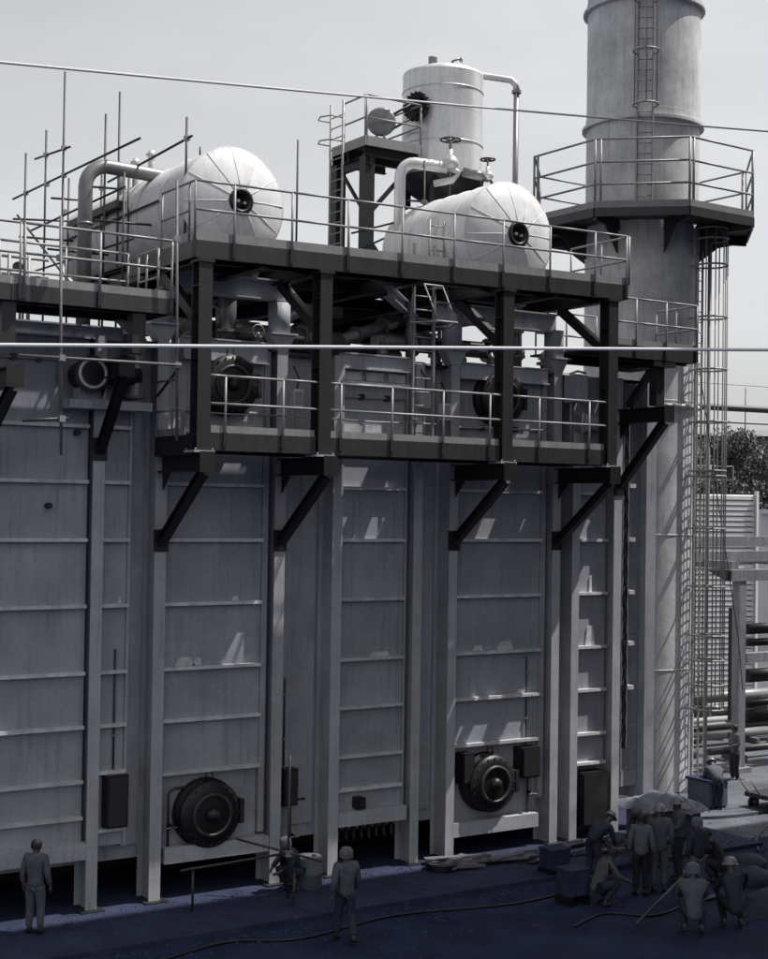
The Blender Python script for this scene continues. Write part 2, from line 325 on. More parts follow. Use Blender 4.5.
for i, (x, z, lab) in enumerate(((-5.0, 1.0, 'thin fuel pipe with a valve rising left of the left lower manway'), (4.35, .8, 'thin fuel pipe with a valve rising right of the right lower manway'), (-2.15, .5, 'thin pipe rising to the dark box right of the left lower manway'))):
    t = thing('fuel_pipe', lab, 'pipe', (x, .1, z)); MB().tube([(x, .2, z), (x, .2, z + 1.2), (x + .12, .2, z + 1.3), (x + .35, .2, z + 1.3)], .03, 8).build('pipe_run', M['scaf'], t)
    MB().lathe([(0, 0), (.05, 0), (.07, .06), (.05, .12), (.02, .2), (0, .2)], (x, .18, z + .55), (0, -1, 0), 10).build('valve', M['rubber'], t)
    MB().tube([(x - .12, 0, z + .55), (x + .12, 0, z + .55)], .014, 6).build('lever', M['rail'], t)
for x, z0, z1, lab in ((-6.2, 2.72, 5.2, 'thin cable conduit rising from the dark box beside the first column'), (-2.2, 2.5, 4.4, 'thin cable conduit rising from the dark box in the second joint'), (4.3, 2.47, 4.6, 'thin cable conduit rising from the box right of the right lower manway')):
    t = thing('cable_conduit', lab, 'conduit', (x, .2, z0)); y = .24 if x > -3 and x < 0 and False else (.42 if -3 < x < 0 else .23)
    MB().tube([(x, y, z0), (x, y, z1)], .02, 6).build('conduit', M['fascia'], t)
    for f in (.3, .8): MB().box(x - .04, x + .04, y - .025, y + .03, z0 + (z1 - z0) * f, z0 + (z1 - z0) * f + .03).build('strap', M['rail'], t)
# small side nozzles on the left module
nz_ = thing('side_nozzle', 'dark flanged side nozzle with blind cover on the left module shelf', 'nozzle', (-7, .1, 10.12))
MB().tube([(-7.05, .2, 10.62), (-7.05, -.35, 10.62)], .27, 20).build('neck', M['rubber'], nz_)
MB().lathe([(0, 0), (.36, 0), (.36, .1), (0, .1)], (-7.05, -.35, 10.62), (0, -1, 0), 24, smooth=False).build('flange', M['rubber'], nz_)
MB().lathe([(.30, .102), (.30, .14), (.24, .14), (.24, .102)], (-7.05, -.35, 10.62), (0, -1, 0), 24).build('rim', M['palepipe'], nz_)
MB().tube([(-6.75, -.12, 10.62), (-5.95, -.12, 10.66)], .19, 16).build('branch_pipe', M['rubber'], nz_)
MB().lathe([(0, 0), (.3, 0), (.3, .08), (0, .08)], (-6.35, -.12, 10.64), (1, 0, 0), 20, smooth=False).build('collar', M['rubber'], nz_)
MB().box(-7.2, -6.85, -.15, .2, 10.125, 10.36).build('saddle', M['flange'], nz_)
fl2 = thing('expansion_bellows', 'ribbed dark pipe bellows standing behind the left walkway support', 'bellows', (-5.95, .05, 10.2))
MB().lathe([(.17 + .05 * (k % 2), k * .07) for k in range(19)], (-6.0, -.05, 10.2), (0, 0, 1), 18).build('bellows_body', M['pipe'], fl2)
MB().lathe([(0, 1.28), (.27, 1.28), (.27, 1.38), (0, 1.38)], (-6.0, -.05, 10.2), (0, 0, 1), 18, smooth=False).build('flange', M['palepipe'], fl2)

# ------------------------------------------------------------------ wall brackets
def bracket(x, yout, z, ylow, zlow, label, stub=None):
    t = thing('wall_bracket', label, 'bracket', (x, 0, zlow), 'black triangular brackets under the walkways')
    MB().ibeam((x, -.03, z), (x, -yout, z), .26, .36, .03).build('arm', M['black'], t)
    MB().ibeam((x, -.04, zlow), (x, -yout + .15, z - .19), .16, .2, .02).build('strut', M['black'], t)
    MB().prism([(x - .01, -.05, z - .19), (x - .01, -.42, z - .19), (x - .01, -.05, z - .55)], (.02, 0, 0)).build('gusset', M['black'], t)
    MB().box(x - .16, x + .16, -.028, -.002, zlow - .2, zlow + .25).build('wall_plate', M['black'], t)
    MB().box(x - .16, x + .16, -yout - .02, -yout - .002, z - .2, z + .2).build('end_plate', M['black'], t)
bracket(-5.36, 2.05, 8.93, .1, 7.35, 'black triangular bracket at the left end of the lower walkway')
bracket(-2.62, 2.05, 8.93, .1, 7.35, 'black triangular bracket under the second post of the upper platform')
bracket(1.93, 2.05, 8.93, .1, 7.35, 'black triangular bracket under the third post of the upper platform')
bracket(4.99, 2.05, 8.93, .1, 7.35, 'black triangular bracket under the right end of the lower walkway')
bracket(6.95, 1.75, 10.45, .1, 8.7, 'black triangular bracket carrying the right walkway beside the stack')
bracket(-9.2, 2.25, 10.32, .1, 8.8, 'black triangular bracket cut by the left edge of the photo')
bracket(-6.71, 1.3, 10.72, .1, 9.15, 'slim black bracket in front of the dark side nozzle')

# ------------------------------------------------------------------ railings helper
def railing(parent, posts, zs, dz0, r=.024, pm='rail', bottom=.0, toe=None, drop=0):
    """posts: list of points on deck edge; zs: rail heights over the point"""
    for p in posts:
        p = Vector(p)
        MB().tube([p + Vector((0, 0, -drop)), p + Vector((0, 0, zs[-1]))], r, 8).build('rail_post', M[pm], parent)
        if drop: MB().beam(p + Vector((0, 0, -drop - .02)), p + Vector((0, 0, .02)), .07, .03).build('post_bracket', M['dark'], parent)
    for h in zs:
        for a, b in zip(posts[:-1], posts[1:]):
            d = (Vector(b) - Vector(a)).normalized() * .0
            MB().tube([Vector(a) + Vector((0, 0, h)), Vector(b) + Vector((0, 0, h))], r * 1.05, 8).build('rail', M[pm], parent)

# ------------------------------------------------------------------ upper platform
SL = .0165
def uz(x): return 13.265 + SL * x
up_ = thing('upper_platform', 'dark steel upper platform with pale railing in front of the two drums', 'platform', (0, -1.5, 8.75))
x0, x1, yf = -5.66, 5.42, -1.95
def sbox(mb, xa, xb, ya, yb, zo0, zo1):
    return mb.add([(xa, ya, uz(xa) + zo0), (xb, ya, uz(xb) + zo0), (xb, yb, uz(xb) + zo0), (xa, yb, uz(xa) + zo0), (xa, ya, uz(xa) + zo1), (xb, ya, uz(xb) + zo1), (xb, yb, uz(xb) + zo1), (xa, yb, uz(xa) + zo1)],
                  [(3, 2, 1, 0), (4, 5, 6, 7), (0, 1, 5, 4), (1, 2, 6, 5), (2, 3, 7, 6), (3, 0, 4, 7)])
px = [-5.66, -4.82, -3.54, -2.23, -.91, .42, 1.74, 3.06, 4.38, 5.34]
seg = [x0] + px[2:9:2] + [x1]
for a, b in zip(seg[:-1], seg[1:]):
    sbox(MB(), a + .004, b - .004, yf, yf + .09, -.34, -.005).build('fascia', M['fascia'], up_)
    sbox(MB(), a + .004, b - .004, yf + .01, yf + .03, -.001, .17).build('toe_board', M['toe'], up_)
for xx in (x0, x1):
    sbox(MB(), xx - .05 * (xx > 0), xx + .05 * (xx < 0), yf + .095, 1.2, -.34, -.005).build('fascia', M['fascia'], up_)
    sbox(MB(), xx - .02 * (xx > 0), xx + .02 * (xx < 0), yf + .05, -.1, -.001, .17).build('toe_board', M['toe'], up_)
# deck plates in rows with joints; some left out to let sunlight through
rows = ((-1.85, -.75), (-.73, -.12))
k = 0
for (ya, yb) in rows:
    xa = x0 + .06
    while xa < x1 - .1:
        xb = min(xa + 1.05, x1 - .06)
        skip = (ya < -1 and k in (5, 6, 7)) or (ya > -1 and k not in (11, 12, 15, 21))
        if not skip: sbox(MB(), xa, xb - .02, ya, yb, -.045, -.008).build('deck_plate', M['deck'], up_)
        xa += 1.05; k += 1
for xa, xb in ((x0 + .06, -5.35), (-2.85, -.6), (-.58, 1.65), (4.25, x1 - .06)):
    sbox(MB(), xa, xb, .36, 7.6, -.045, -.008).build('deck_plate', M['deck'], up_)
for xa, xb in ((-5.3, -2.9), (1.7, 4.2)):
    for ya in (1.0, 3.2, 5.4): sbox(MB(), xa, xb, ya, ya + 1.9, -.06, -.02).build('deck_plate', M['deck'], up_)
# under-deck beams
for xx in (-5.42, -2.74, 1.90, 4.94, -4.1, -.4, 3.4):
    MB().ibeam((xx, yf + .1, uz(xx) - .24), (xx, 7.4, uz(xx) - .24), .22, .36, .025).build('cross_beam', M['black'], up_)
for yy in (-1.2, .9, 3, 6.5):
    MB().ibeam((x0 + .1, yy, uz(x0) - .2), (x1 - .1, yy, uz(x1) - .2), .14, .24, .02).build('joist', M['black'], up_)
for xx in (-5.42, -2.74, 1.90, 4.945):                       # posts and knee braces
    zt = uz(xx) - .34; MB().box(xx - .14, xx + .14, -2.0, -1.975, 9.12, zt).box(xx - .14, xx + .14, -1.695, -1.67, 9.12, zt).box(xx - .012, xx + .012, -1.9745, -1.6955, 9.12, zt).build('post', M['dark'], up_)
    for zz in (9.4, 10.9, 12.3): MB().box(xx - .135, xx - .013, -1.974, -1.696, zz, zz + .02).build('stiffener', M['dark'], up_)
    bm_ = MB()
    for bx_ in (-.18, .18):
        for by_ in (-2.03, -1.63): bm_.tube([(xx + bx_, by_, 9.15), (xx + bx_, by_, 9.19)], .02, 6)
    bm_.build('anchor_bolt', M['rail'], up_, kind='stuff')
    MB().box(xx - .17, xx + .17, -2.03, -1.64, uz(xx) - .42, uz(xx) - .36).build('post_cap', M['dark'], up_)
    MB().box(xx - .22, xx + .22, -2.06, -1.6, 9.11, 9.15).build('post_base', M['flange'], up_)
    MB().beam((xx, -1.66, uz(xx) - 1.5), (xx, -.1, uz(xx) - .42), .16, .2).build('knee_brace', M['black'], up_)
fr = [Vector((x, yf - .02, uz(x))) for x in px]
railing(up_, fr, (.58, 1.13), 0, drop=.3)
le = [Vector((x0, y, uz(x0))) for y in (yf - .02, -1.72, -.45)]
railing(up_, le[1:], (.58, 1.13), 0, drop=.0); railing(up_, [le[0], le[1]], (1.13,), 0)
re_ = [Vector((x1, y, uz(x1))) for y in (yf - .02, -1.0, .1)]
railing(up_, re_, (.58, 1.13), 0)

# ------------------------------------------------------------------ lower walkway
lw = thing('lower_walkway', 'long dark lower walkway with pale double railing across the casing wall', 'walkway', (0, -1, 9.1))
zf0, zf1 = 9.16, 9.5
for a, b in ((-5.26, -2.9), (-2.58, 1.74), (2.06, 4.78)):
    MB().box(a, b, -1.93, -1.85, zf0, zf1).build('fascia', M['fascia'], lw)
    MB().box(a + .03, b - .03, -1.925, -1.905, zf1 + .003, zf1 + .14).build('toe_board', M['toe'], lw)
MB().box(-5.60, -5.5, -1.84, -.15, zf0 - .1, zf1 - .05).build('fascia', M['black'], lw)
MB().box(-5.58, -5.56, -1.5, -.15, zf1 - .045, zf1 + .1).build('toe_board', M['toe'], lw)
MB().box(4.82, 4.9, -1.62, -.15, zf0, zf1).build('fascia', M['fascia'], lw)
xa = -5.48; k = 0
while xa < 4.75:
    xb = min(xa + .98, 4.78)
    for (ya, yb, j) in ((-1.84, -1.05, 0), (-1.03, -.25, 1)):
        if (k, j) not in ((4, 1), (5, 1)): MB().box(xa, xb - .02, ya, yb, zf1 - .05, zf1 - .01).build('deck_plate', M['deck'], lw)  # two plates left out so sun patches reach the wall
    xa += .98; k += 1
for y in (-1.7, -.3): MB().ibeam((-5.5, y, 9.28), (4.8, y, 9.28), .12, .26, .02).build('joist', M['black'], lw)
pz = zf1
for xa, ps, xb in ((-5.275, [-4.94, -3.67], -2.885), (-2.595, [-2.33, -1.09, .21, 1.45], 1.755), (2.045, [2.82, 4.28], 4.80)):
    railing(lw, [Vector((x, -1.95, pz)) for x in ps], (1.1,), 0, drop=.25)
    MB().tube([(xa, -1.95, pz + .56), (xb, -1.95, pz + .56)], .025, 8).build('rail', M['rail'], lw)
    for e0, e1 in ((xa, ps[0]), (ps[-1], xb)): MB().tube([(e0, -1.95, pz + 1.1), (e1, -1.95, pz + 1.1)], .025, 8).build('rail', M['rail'], lw)
railing(lw, [Vector((-5.6, y, pz - .05)) for y in (-.25, -.95, -1.2)], (.5, 1.1), 0)
MB().tube([(-5.6, -.2, 10.25), (-5.6, -1.2, 10.75)], .03, 8).build('stay', M['scaf'], lw)
# sagging handline between posts behind (thin bright line seen behind the railing)
for a, b in ((-5.2, -2.6), (-2.4, 1.6), (2.1, 4.7)):
    MB().tube([(a, -.2, 10.02), ((a + b) / 2, -.2, 9.99), (b, -.2, 10.02)], .018, 6).build('inner_rail', M['rail'], lw)

# ------------------------------------------------------------------ left walkway
lf = thing('left_walkway', 'left upper walkway with pale railing beside the scaffold tubes', 'walkway', (-8, -1.2, 11.7))
a, b = -11.6, -6.07
for s0, s1 in ((a, -9.2), (-9.19, -7.6), (-7.59, b)):
    MB().box(s0, s1 - .005, -1.95, -1.87, 11.69, 11.98).build('fascia', M['fascia'], lf)
    MB().box(s0, s1 - .005, -1.945, -1.92, 11.984, 12.13).build('toe_board', M['toe'], lf)
MB().box(b - .05, b, -1.865, -.2, 11.69, 11.98).build('fascia', M['fascia'], lf)
xa = a
while xa < b - .1:
    MB().box(xa, min(xa + 1.1, b - .06) - .02, -1.86, -.2, 11.93, 11.975).build('deck_plate', M['deck'], lf); xa += 1.1
for y in (-1.6, -.4): MB().ibeam((a, y, 11.8), (b - .06, y, 11.8), .12, .24, .02).build('joist', M['black'], lf)
for x in (-9.2, -6.71):
    MB().box(x - .13, x + .13, -1.85, -1.6, 10.9 if x < -8 else 10.92, 11.68).build('support_post', M['dark'], lf)
    MB().prism([(x, -1.6, 11.5), (x, -1.6, 11.2), (x, -.6, 11.68), (x, -.9, 11.68)], (.08, 0, 0)).build('knee_plate', M['black'], lf)
railing(lf, [Vector((x, -1.97, 11.98)) for x in (-11.5, -10.3, -9.05)], (.56, 1.1), 0, drop=.25)
railing(lf, [Vector((x, -1.97, 11.98)) for x in (-8.97, -7.55, -6.12)], (.56, 1.1), 0, drop=.25)
railing(lf, [Vector((x, -.35, 11.98)) for x in (-11.5, -10, -8.9, -7.6, -6.32)], (.5, 1.05), 0)
railing(lf, [Vector((-6.1, y, 11.98)) for y in (-1.3, -.75, -.35)], (.5, 1.05), 0)

# ------------------------------------------------------------------ right walkway
rw = thing('right_walkway', 'short right walkway with railing on a black bracket beside the stack', 'walkway', (7, -.6, 11.7))
MB().box(5.3, 8.0, -1.6, -1.53, 11.73, 12.02).build('fascia', M['fascia'], rw)
MB().box(5.3, 8.0, -1.595, -1.575, 12.023, 12.17).build('toe_board', M['toe'], rw)
MB().box(7.94, 8.0, -1.525, 1.5, 11.73, 12.02).build('fascia', M['fascia'], rw)
for xa in (5.3, 6.2, 7.1): MB().box(xa, xa + .84, -1.52, 1.5, 11.95, 12.0).build('deck_plate', M['deck'], rw)
for y in (-1.3, .2): MB().ibeam((5.3, y, 11.8), (7.93, y, 11.8), .14, .24, .02).build('joist', M['black'], rw)
MB().box(6.82, 7.08, -1.45, -1.2, 10.66, 11.68).build('support_post', M['dark'], rw)
MB().beam((6.95, -1.1, 11.5), (6.95, -.35, 10.7), .14, .16).build('knee_brace', M['black'], rw)
MB().box(6.6, 7.3, -1.6, 0, 11.58, 11.7).build('bearer', M['black'], rw)
railing(rw, [Vector((x, -1.62, 12.0)) for x in (5.35, 5.99, 6.96, 7.98)], (.56, 1.13), 0, drop=.22)
railing(rw, [Vector((7.98, y, 12.0)) for y in (-1.62, -.9, -.2)], (.56, 1.13), 0)
railing(rw, [Vector((x, 1.4, 12.0)) for x in (5.4, 6.4, 7.4)], (.56, 1.13), 0)

# ------------------------------------------------------------------ steam drums
def drum(label, X, Z, r, yf_, yb, dish):
    t = thing('steam_drum', label, 'drum', (X, (yf_ + yb) / 2, Z - r), 'white clad steam drums')
    n = 6; L = (yb - yf_) / n
    for i in range(n):
        ya = yf_ + L * i
        MB().lathe([(r - .004 * (i % 2), ya + .004), (r - .004 * (i % 2), ya + L - .004)], (X, 0, Z), (0, 1, 0), 48).build('cladding_band', M['white'], t)
        MB().lathe([(r, 0), (r + .014, .004), (r + .014, .03), (r, .034)], (X, ya - .017, Z), (0, 1, 0), 48).build('seam_band', M['white'], t)
    MB().lathe([(r * .98, 0), (r * .8, .3), (r * .4, .48), (0, .52)], (X, yb, Z), (0, 1, 0), 40).build('rear_cap', M['white'], t)
    G = 12
    for g in range(G):
        a0 = 2 * math.pi * (g + .12) / G; a1 = 2 * math.pi * (g + 1.12) / G
        prof = [(r * 1.004, 0), (r * .985, .03 + .01 * (g % 2)), (r * .72, dish * .45), (r * .46, dish * .8), (r * .2, dish)]
        MB().lathe(prof, (X, yf_, Z), (0, -1, 0), 5, a0 + .006, a1 - .006, ref=Vector((0, 0, 1))).build('cap_gore', M['white'], t)
        u = Vector((-math.sin(a0), 0, math.cos(a0))) 
        uu = Vector((0, 0, 1)) * math.cos(a0) + Vector((0, -1, 0)).cross(Vector((0, 0, 1))) * math.sin(a0)
        MB().tube([Vector((X, yf_, Z)) + uu * rr + Vector((0, -h, 0)) for rr, h in prof[1:]], .011, 6).build('cap_seam', M['white'], t)
    MB().lathe([(0, .02), (r * .97, .02)], (X, yf_, Z), (0, -1, 0), 40).build('cap_backing', M['pipe'], t)
    h = MB().lathe([(r * .13, dish - .25), (r * .21, dish - .2), (r * .235, dish + .03), (r * .2, dish + .05), (r * .16, dish + .045), (r * .15, dish - .12), (0, dish - .14)], (X, yf_, Z), (0, -1, 0), 28).build('hub', M['rubber'], t)
    MB().tube([(X - .07, yf_ - dish + .1, Z), (X - .07, yf_ - dish - .03, Z)], .035, 8).build('hub_bolt', M['rail'], h)
    MB().tube([(X + .08, yf_ - dish + .1, Z - .03), (X + .08, yf_ - dish - .03, Z - .03)], .03, 8).build('hub_bolt', M['rail'], h)
    for ys in (yf_ + .7, yb - .8):
        MB().box(X - r * .8, X + r * .8, ys - .12, ys + .12, 12.95, Z - r * .6).build('saddle', M['dark'], t)
    return t
d1 = drum('left steam drum, larger in view, white clad with a dark hub', -4.16, 14.26, 1.15, -.6, 6.2, .34)
d2 = drum('right steam drum, white clad, in front of the upright tank', 2.98, 14.42, 1.25, -.55, 2.9, .36)
for X, y, z in ((-5.0, 3.2, 15.0), (-4.9, 2.7, 15.1), (-4.75, 2.2, 15.2)):      # pale nozzles on the left drum
    MB().tube([(X, y, z), (X, y, z + .62)], .07, 12).build('nozzle', M['palepipe'], d1)
    MB().lathe([(0, 0), (.12, 0), (.12, .05), (0, .05)], (X, y, z + .5), (0, 0, 1), 14, smooth=False).build('nozzle_flange', M['palepipe'], d1)
MB().tube([(-4.1, .35, 15.4), (-4.1, .35, 15.52), (-3.95, .2, 15.52)], .05, 10).build('lifting_lug', M['rubber'], d1)
MB().tube([(-4.4, .5, 15.35), (-4.4, .5, 15.62)], .02, 6).build('thermowell', M['rubber'], d1)
MB().lathe([(.11, -.035), (.16, -.035), (.16, .035), (.11, .035), (.11, -.035)], (2.9, .2, 15.74), (.3, 1, 0), 18).build('lifting_lug', M['rubber'], d2)

# ------------------------------------------------------------------ U-shaped vent pipe (left)
uy = 1.6
up1 = thing('bent_vent_pipe', 'thick grey upturned U-shaped pipe rising beside the left drum', 'pipe', (-6.5, uy, 12))
pts = [Vector((-6.48, uy, 11.6)), Vector((-6.48, uy, 14.7))] + [p for p in arc((-6.0, uy, 14.7), (-.48, 0, 0), (0, 0, .48))][1:] + [Vector((-4.75, uy, 15.14))] + arc((-4.75, uy, 14.76), (0, 0, .38), (.36, 0, 0))[1:] + [Vector((-4.39, uy, 14.5))]
MB().tube(pts, .15, 16).build('pipe_run', M['pipe'], up1)
for z in (12.6, 13.9): MB().lathe([(.15, 0), (.165, 0), (.165, .05), (.15, .05)], (-6.48, uy, z), (0, 0, 1), 18).build('pipe_band', M['pipe'], up1)

# ------------------------------------------------------------------ upright tank, with platform tower
TX, TY, tr = 4.2, 3.9, 1.06
vt = thing('upright_tank', 'upright aluminium clad tank with domed lid behind the right drum', 'tank', (TX, TY, 13.2))
for z0, z1, rr in ((16.72, 17.55, tr - .004), (17.55, 18.35, tr), (18.35, 19.38, tr - .004)):
    MB().lathe([(rr, z0 + .004), (rr, z1 - .004)], (TX, TY, 0), (0, 0, 1), 48).build('cladding_band', M['alu'], vt)
for z in (17.55, 18.95): MB().lathe([(tr, -.02), (tr + .012, -.015), (tr + .012, .015), (tr, .02)], (TX, TY, z), (0, 0, 1), 48).build('seam_band', M['alu'], vt)
MB().lathe([(tr, 19.376), (tr * .985, 19.45), (tr * .8, 19.54), (tr * .4, 19.64), (0, 19.66)], (TX, TY, 0), (0, 0, 1), 40).build('lid', M['alu'], vt)
MB().lathe([(tr + .05, 16.72), (tr + .05, 16.66), (tr * .8, 16.35), (.35, 16.0), (0, 15.95)], (TX, TY, 0), (0, 0, 1), 40).build('bottom_cone', M['black'], vt)
for a in (45, 135, 225, 315):
    c = Vector((TX + math.cos(R(a)) * (tr - .1), TY + math.sin(R(a)) * (tr - .1), 0)); MB().box(c.x - .1, c.x + .1, c.y - .1, c.y + .1, 13.25, 16.6).build('leg', M['black'], vt)
MB().box(TX - .75, TX - .55, TY - .5, TY - .4, 19.5, 19.72).build('lid_lug', M['pipe'], vt)
vd = Vector((-.80, -.60, 0)).normalized()      # side manway, open, its cover swung aside
mc = Vector((TX, TY, 18.35)) + Vector((-.93, -.38, 0)) * tr
MB().lathe([(.26, -.1), (.26, .1), (.36, .1), (.36, .2), (.3, .2), (.26, .12), (0, .1)], mc, (-.93, -.38, 0), 26).build('manway', M['rubber'], vt)
b = MB()
for k in range(18):
    a = 2 * math.pi * k / 18; u = Vector((0, 0, 1)); v = Vector((-.93, -.38, 0)).cross(u); c = mc + Vector((-.93, -.38, 0)) * .15 + (u * math.cos(a) + v * math.sin(a)) * .36
    b.tube([c, c + Vector((-.93, -.38, 0)) * .09], .03, 6)
b.build('bolt', M['rubber'], vt, kind='stuff')
cc = Vector((1.98, 3.42, 17.78)); MB().lathe([(0, 0), (.36, 0), (.37, .03), (.36, .06), (.3, .075), (0, .08)], cc, (-.5, -.86, 0), 30).build('manway_cover', M['pipe'], vt)
MB().tube([cc + Vector((.25, 0, .18)), mc + Vector((-.1, -.1, .18))], .035, 6).build('hinge_arm', M['dark'], vt)
MB().tube([cc + Vector((.25, 0, -.18)), mc + Vector((-.1, -.1, -.18))], .035, 6).build('hinge_arm', M['dark'], vt)
for dx in (-.12, .12): MB().beam(cc + Vector((dx, .02, -.36)), cc + Vector((dx, .02, -.57)), .05, .05).build('cover_leg', M['rail'], vt)
# overflow pipe of the tank
op = thing('overflow_pipe', 'thin pale pipe running from the upright tank lid over to the right and down', 'pipe', (6.4, 3.65, 13.3))
MB().tube([(4.55, 4.6, 19.55), (4.62, 4.6, 19.72), (4.8, 4.62, 19.84), (5.05, 4.5, 19.86), (6.1, 3.85, 19.70), (6.3, 3.7, 19.66), (6.4, 3.64, 19.55), (6.42, 3.62, 19.4)], .09, 12).build('pipe_run', M['palepipe'], op)
MB().tube([(6.42, 3.62, 19.4), (6.44, 3.66, 13.3)], .075, 12).build('down_leg', M['pipe'], op)
MB().lathe([(0, 0), (.13, 0), (.13, .08), (0, .08)], (6.42, 3.62, 19.3), (0, 0, 1), 14, smooth=False).build('flange', M['pipe'], op)
MB().tube([(4.95, 4.54, 19.86), (4.95, 4.54, 20.14), (5.12, 4.44, 20.22)], .035, 8).build('vent', M['pipe'], op)
MB().lathe([(.02, 0), (.09, .07), (.0, .1)], (5.1, 4.45, 20.17), (.8, -.5, .2), 12).build('vent_cap', M['pipe'], op)
MB().tube([(5.7, 3.0, 16.55), (6.44, 3.6, 16.62)], .03, 8).build('tie_bar', M['palepipe'], op)
# valve line in front of the tank
vl = thing('valve_line', 'bright bent pipe with two handwheel valves in front of the upright tank', 'pipe', (2.1, 2.3, 13.3))
pts = [Vector((1.93, 2.45, 13.3)), Vector((1.93, 2.45, 16.2))] + arc((2.22, 2.26, 16.2), Vector((-.29, .19, 0)), Vector((0, 0, .36)))[1:] + [Vector((2.9, 1.8, 16.45))]
MB().tube(pts, .14, 16).build('pipe_run', M['alu'], vl)
MB().tube([(2.9, 1.8, 16.45), (3.15, 1.65, 16.33), (3.0, 1.75, 16.15), (2.6, 1.95, 16.05)], .085, 10).build('branch', M['palepipe'], vl)
MB().tube([(3.2, 1.6, 16.36), (3.75, 1.25, 16.22)], .12, 12).build('strainer', M['pipe'], vl)
for vx, vy, vz, s in ((2.95, 1.77, 16.4, 1.0), (3.72, 1.27, 16.15, .7)):
    v = MB().lathe([(0, 0), (.13 * s, .02), (.2 * s, .12 * s), (.21 * s, .18 * s), (.15 * s, .3 * s), (.07 * s, .36 * s), (.06 * s, .5 * s), (0, .5 * s)], (vx, vy, vz), (0, 0, 1), 18).build('valve', M['palepipe'], vl)
    MB().tube([(vx, vy, vz + .45 * s), (vx, vy, vz + .8 * s)], .025, 8).build('stem', M['pipe'], v)
    MB().tube([(vx + .25 * s * math.cos(a * R(20)), vy + .25 * s * math.sin(a * R(20)), vz + .74 * s) for a in range(19)], .022, 6, caps=False).build('handwheel', M['rubber'], v)
    MB().tube([(vx - .25 * s, vy, vz + .74 * s), (vx + .25 * s, vy, vz + .74 * s)], .016, 6).tube([(vx, vy - .25 * s, vz + .74 * s), (vx, vy + .25 * s, vz + .74 * s)], .016, 6).build('spokes', M['rubber'], v)
# small platform tower
pt = thing('manway_platform', 'small railed platform on two black legs left of the upright tank', 'platform', (1.9, 3.6, 13.2))
ax, ay, az = 1.43, 3.24, 17.2; bx, by = 3.05, 4.95
MB().box(ax, bx, ay, by, az - .06, az).build('deck', M['deck'], pt)
MB().box(ax - .02, bx, ay - .05, ay - .002, az - .12, az + .12).build('toe_board', M['toe'], pt); MB().box(ax - .05, ax - .022, ay - .05, by, az - .12, az + .12).build('toe_board', M['toe'], pt)
for y in (ay + .1, (ay + by) / 2, by - .1): MB().ibeam((ax, y, az - .2), (bx, y, az - .2), .14, .26, .02).build('joist', M['black'], pt)
MB().ibeam((ax + .15, ay, az - .45), (ax + .15, by, az - .45), .16, .24, .02).build('bearer', M['black'], pt)
MB().box(ax + .02, ax + .3, ay + .05, ay + .33, 13.25, az - .33).build('leg', M['black'], pt); MB().box(ax + .02, ax + .3, by - .28, by, 13.25, az - .33).build('leg', M['black'], pt)
MB().beam((ax + .2, ay + .2, 15.4), (bx - .1, ay + .2, az - .35), .08, .1).build('brace', M['black'], pt); MB().beam((ax + .15, ay + .3, 15.5), (ax + .15, by - .3, az - .5), .06, .08).build('brace', M['black'], pt)
MB().beam((ax + .2, ay + .25, 14.9), (ax + 1.4, ay + .25, 13.5), .07, .09).build('brace', M['black'], pt)
railing(pt, [Vector((x, ay - .03, az)) for x in (ax, bx)], (.58, 1.13), 0, drop=.1); railing(pt, [Vector((ax - .03, y, az)) for y in (ay, by - .7)], (.58, 1.13), 0)
railing(pt, [Vector((bx, y, az)) for y in (ay, by)], (.58, 1.13), 0)
ld = thing('platform_ladder', 'pale vertical ladder climbing to the small railed tank platform', 'ladder', (1.3, 5.1, 13.2))
for y in (4.0, 4.6): MB().tube([(1.22, y, 13.2), (1.22, y, 18.35)], .035, 8).build('stringer', M['rail'], ld)
for k in range(18): MB().tube([(1.22, 4.0, 13.4 + k * .27), (1.22, 4.6, 13.4 + k * .27)], .016, 6).build('rung', M['rail'], ld)
for z in (17.3, 17.9):
    MB().tube([(1.22, 4.0, z), (.85, 4.0, z), (.72, 4.3, z), (.85, 4.6, z), (1.22, 4.6, z)], .02, 6).build('hoop', M['rail'], ld)

# ladder between lower walkway and upper platform
l2 = thing('walkway_ladder', 'grey caged ladder from the lower walkway up to the upper platform', 'ladder', (.5, -.8, 9.5))
for x in (.12, .66): MB().box(x - .022, x + .022, -.94, -.86, 9.5, 13.9).build('stringer', M['rail'], l2)
for k in range(12): MB().tube([(.12, -.9, 9.75 + k * .3), (.66, -.9, 9.75 + k * .3)], .016, 6).build('rung', M['rail'], l2)
for z, s in ((12.1, 1.25), (12.95, .9)):
    MB().tube([(.12, -.9, z), (.12 - .2 * s, -1.15, z), (.15, -1.62 * s + .2, z), (.63, -1.62 * s + .2, z), (.66 + .2 * s, -1.15, z), (.66, -.9, z)], .025, 6).build('hoop', M['rail'], l2)
for pa, pb in (((-.13, -1.15, 12.1), (-.06, -1.15, 12.95)), ((.15, -1.8, 12.1), (.15, -1.26, 12.95)), ((.63, -1.8, 12.1), (.63, -1.26, 12.95)), ((.91, -1.15, 12.1), (.84, -1.15, 12.95))):
    MB().tube([pa, pb], .018, 6).build('cage_bar', M['rail'], l2)

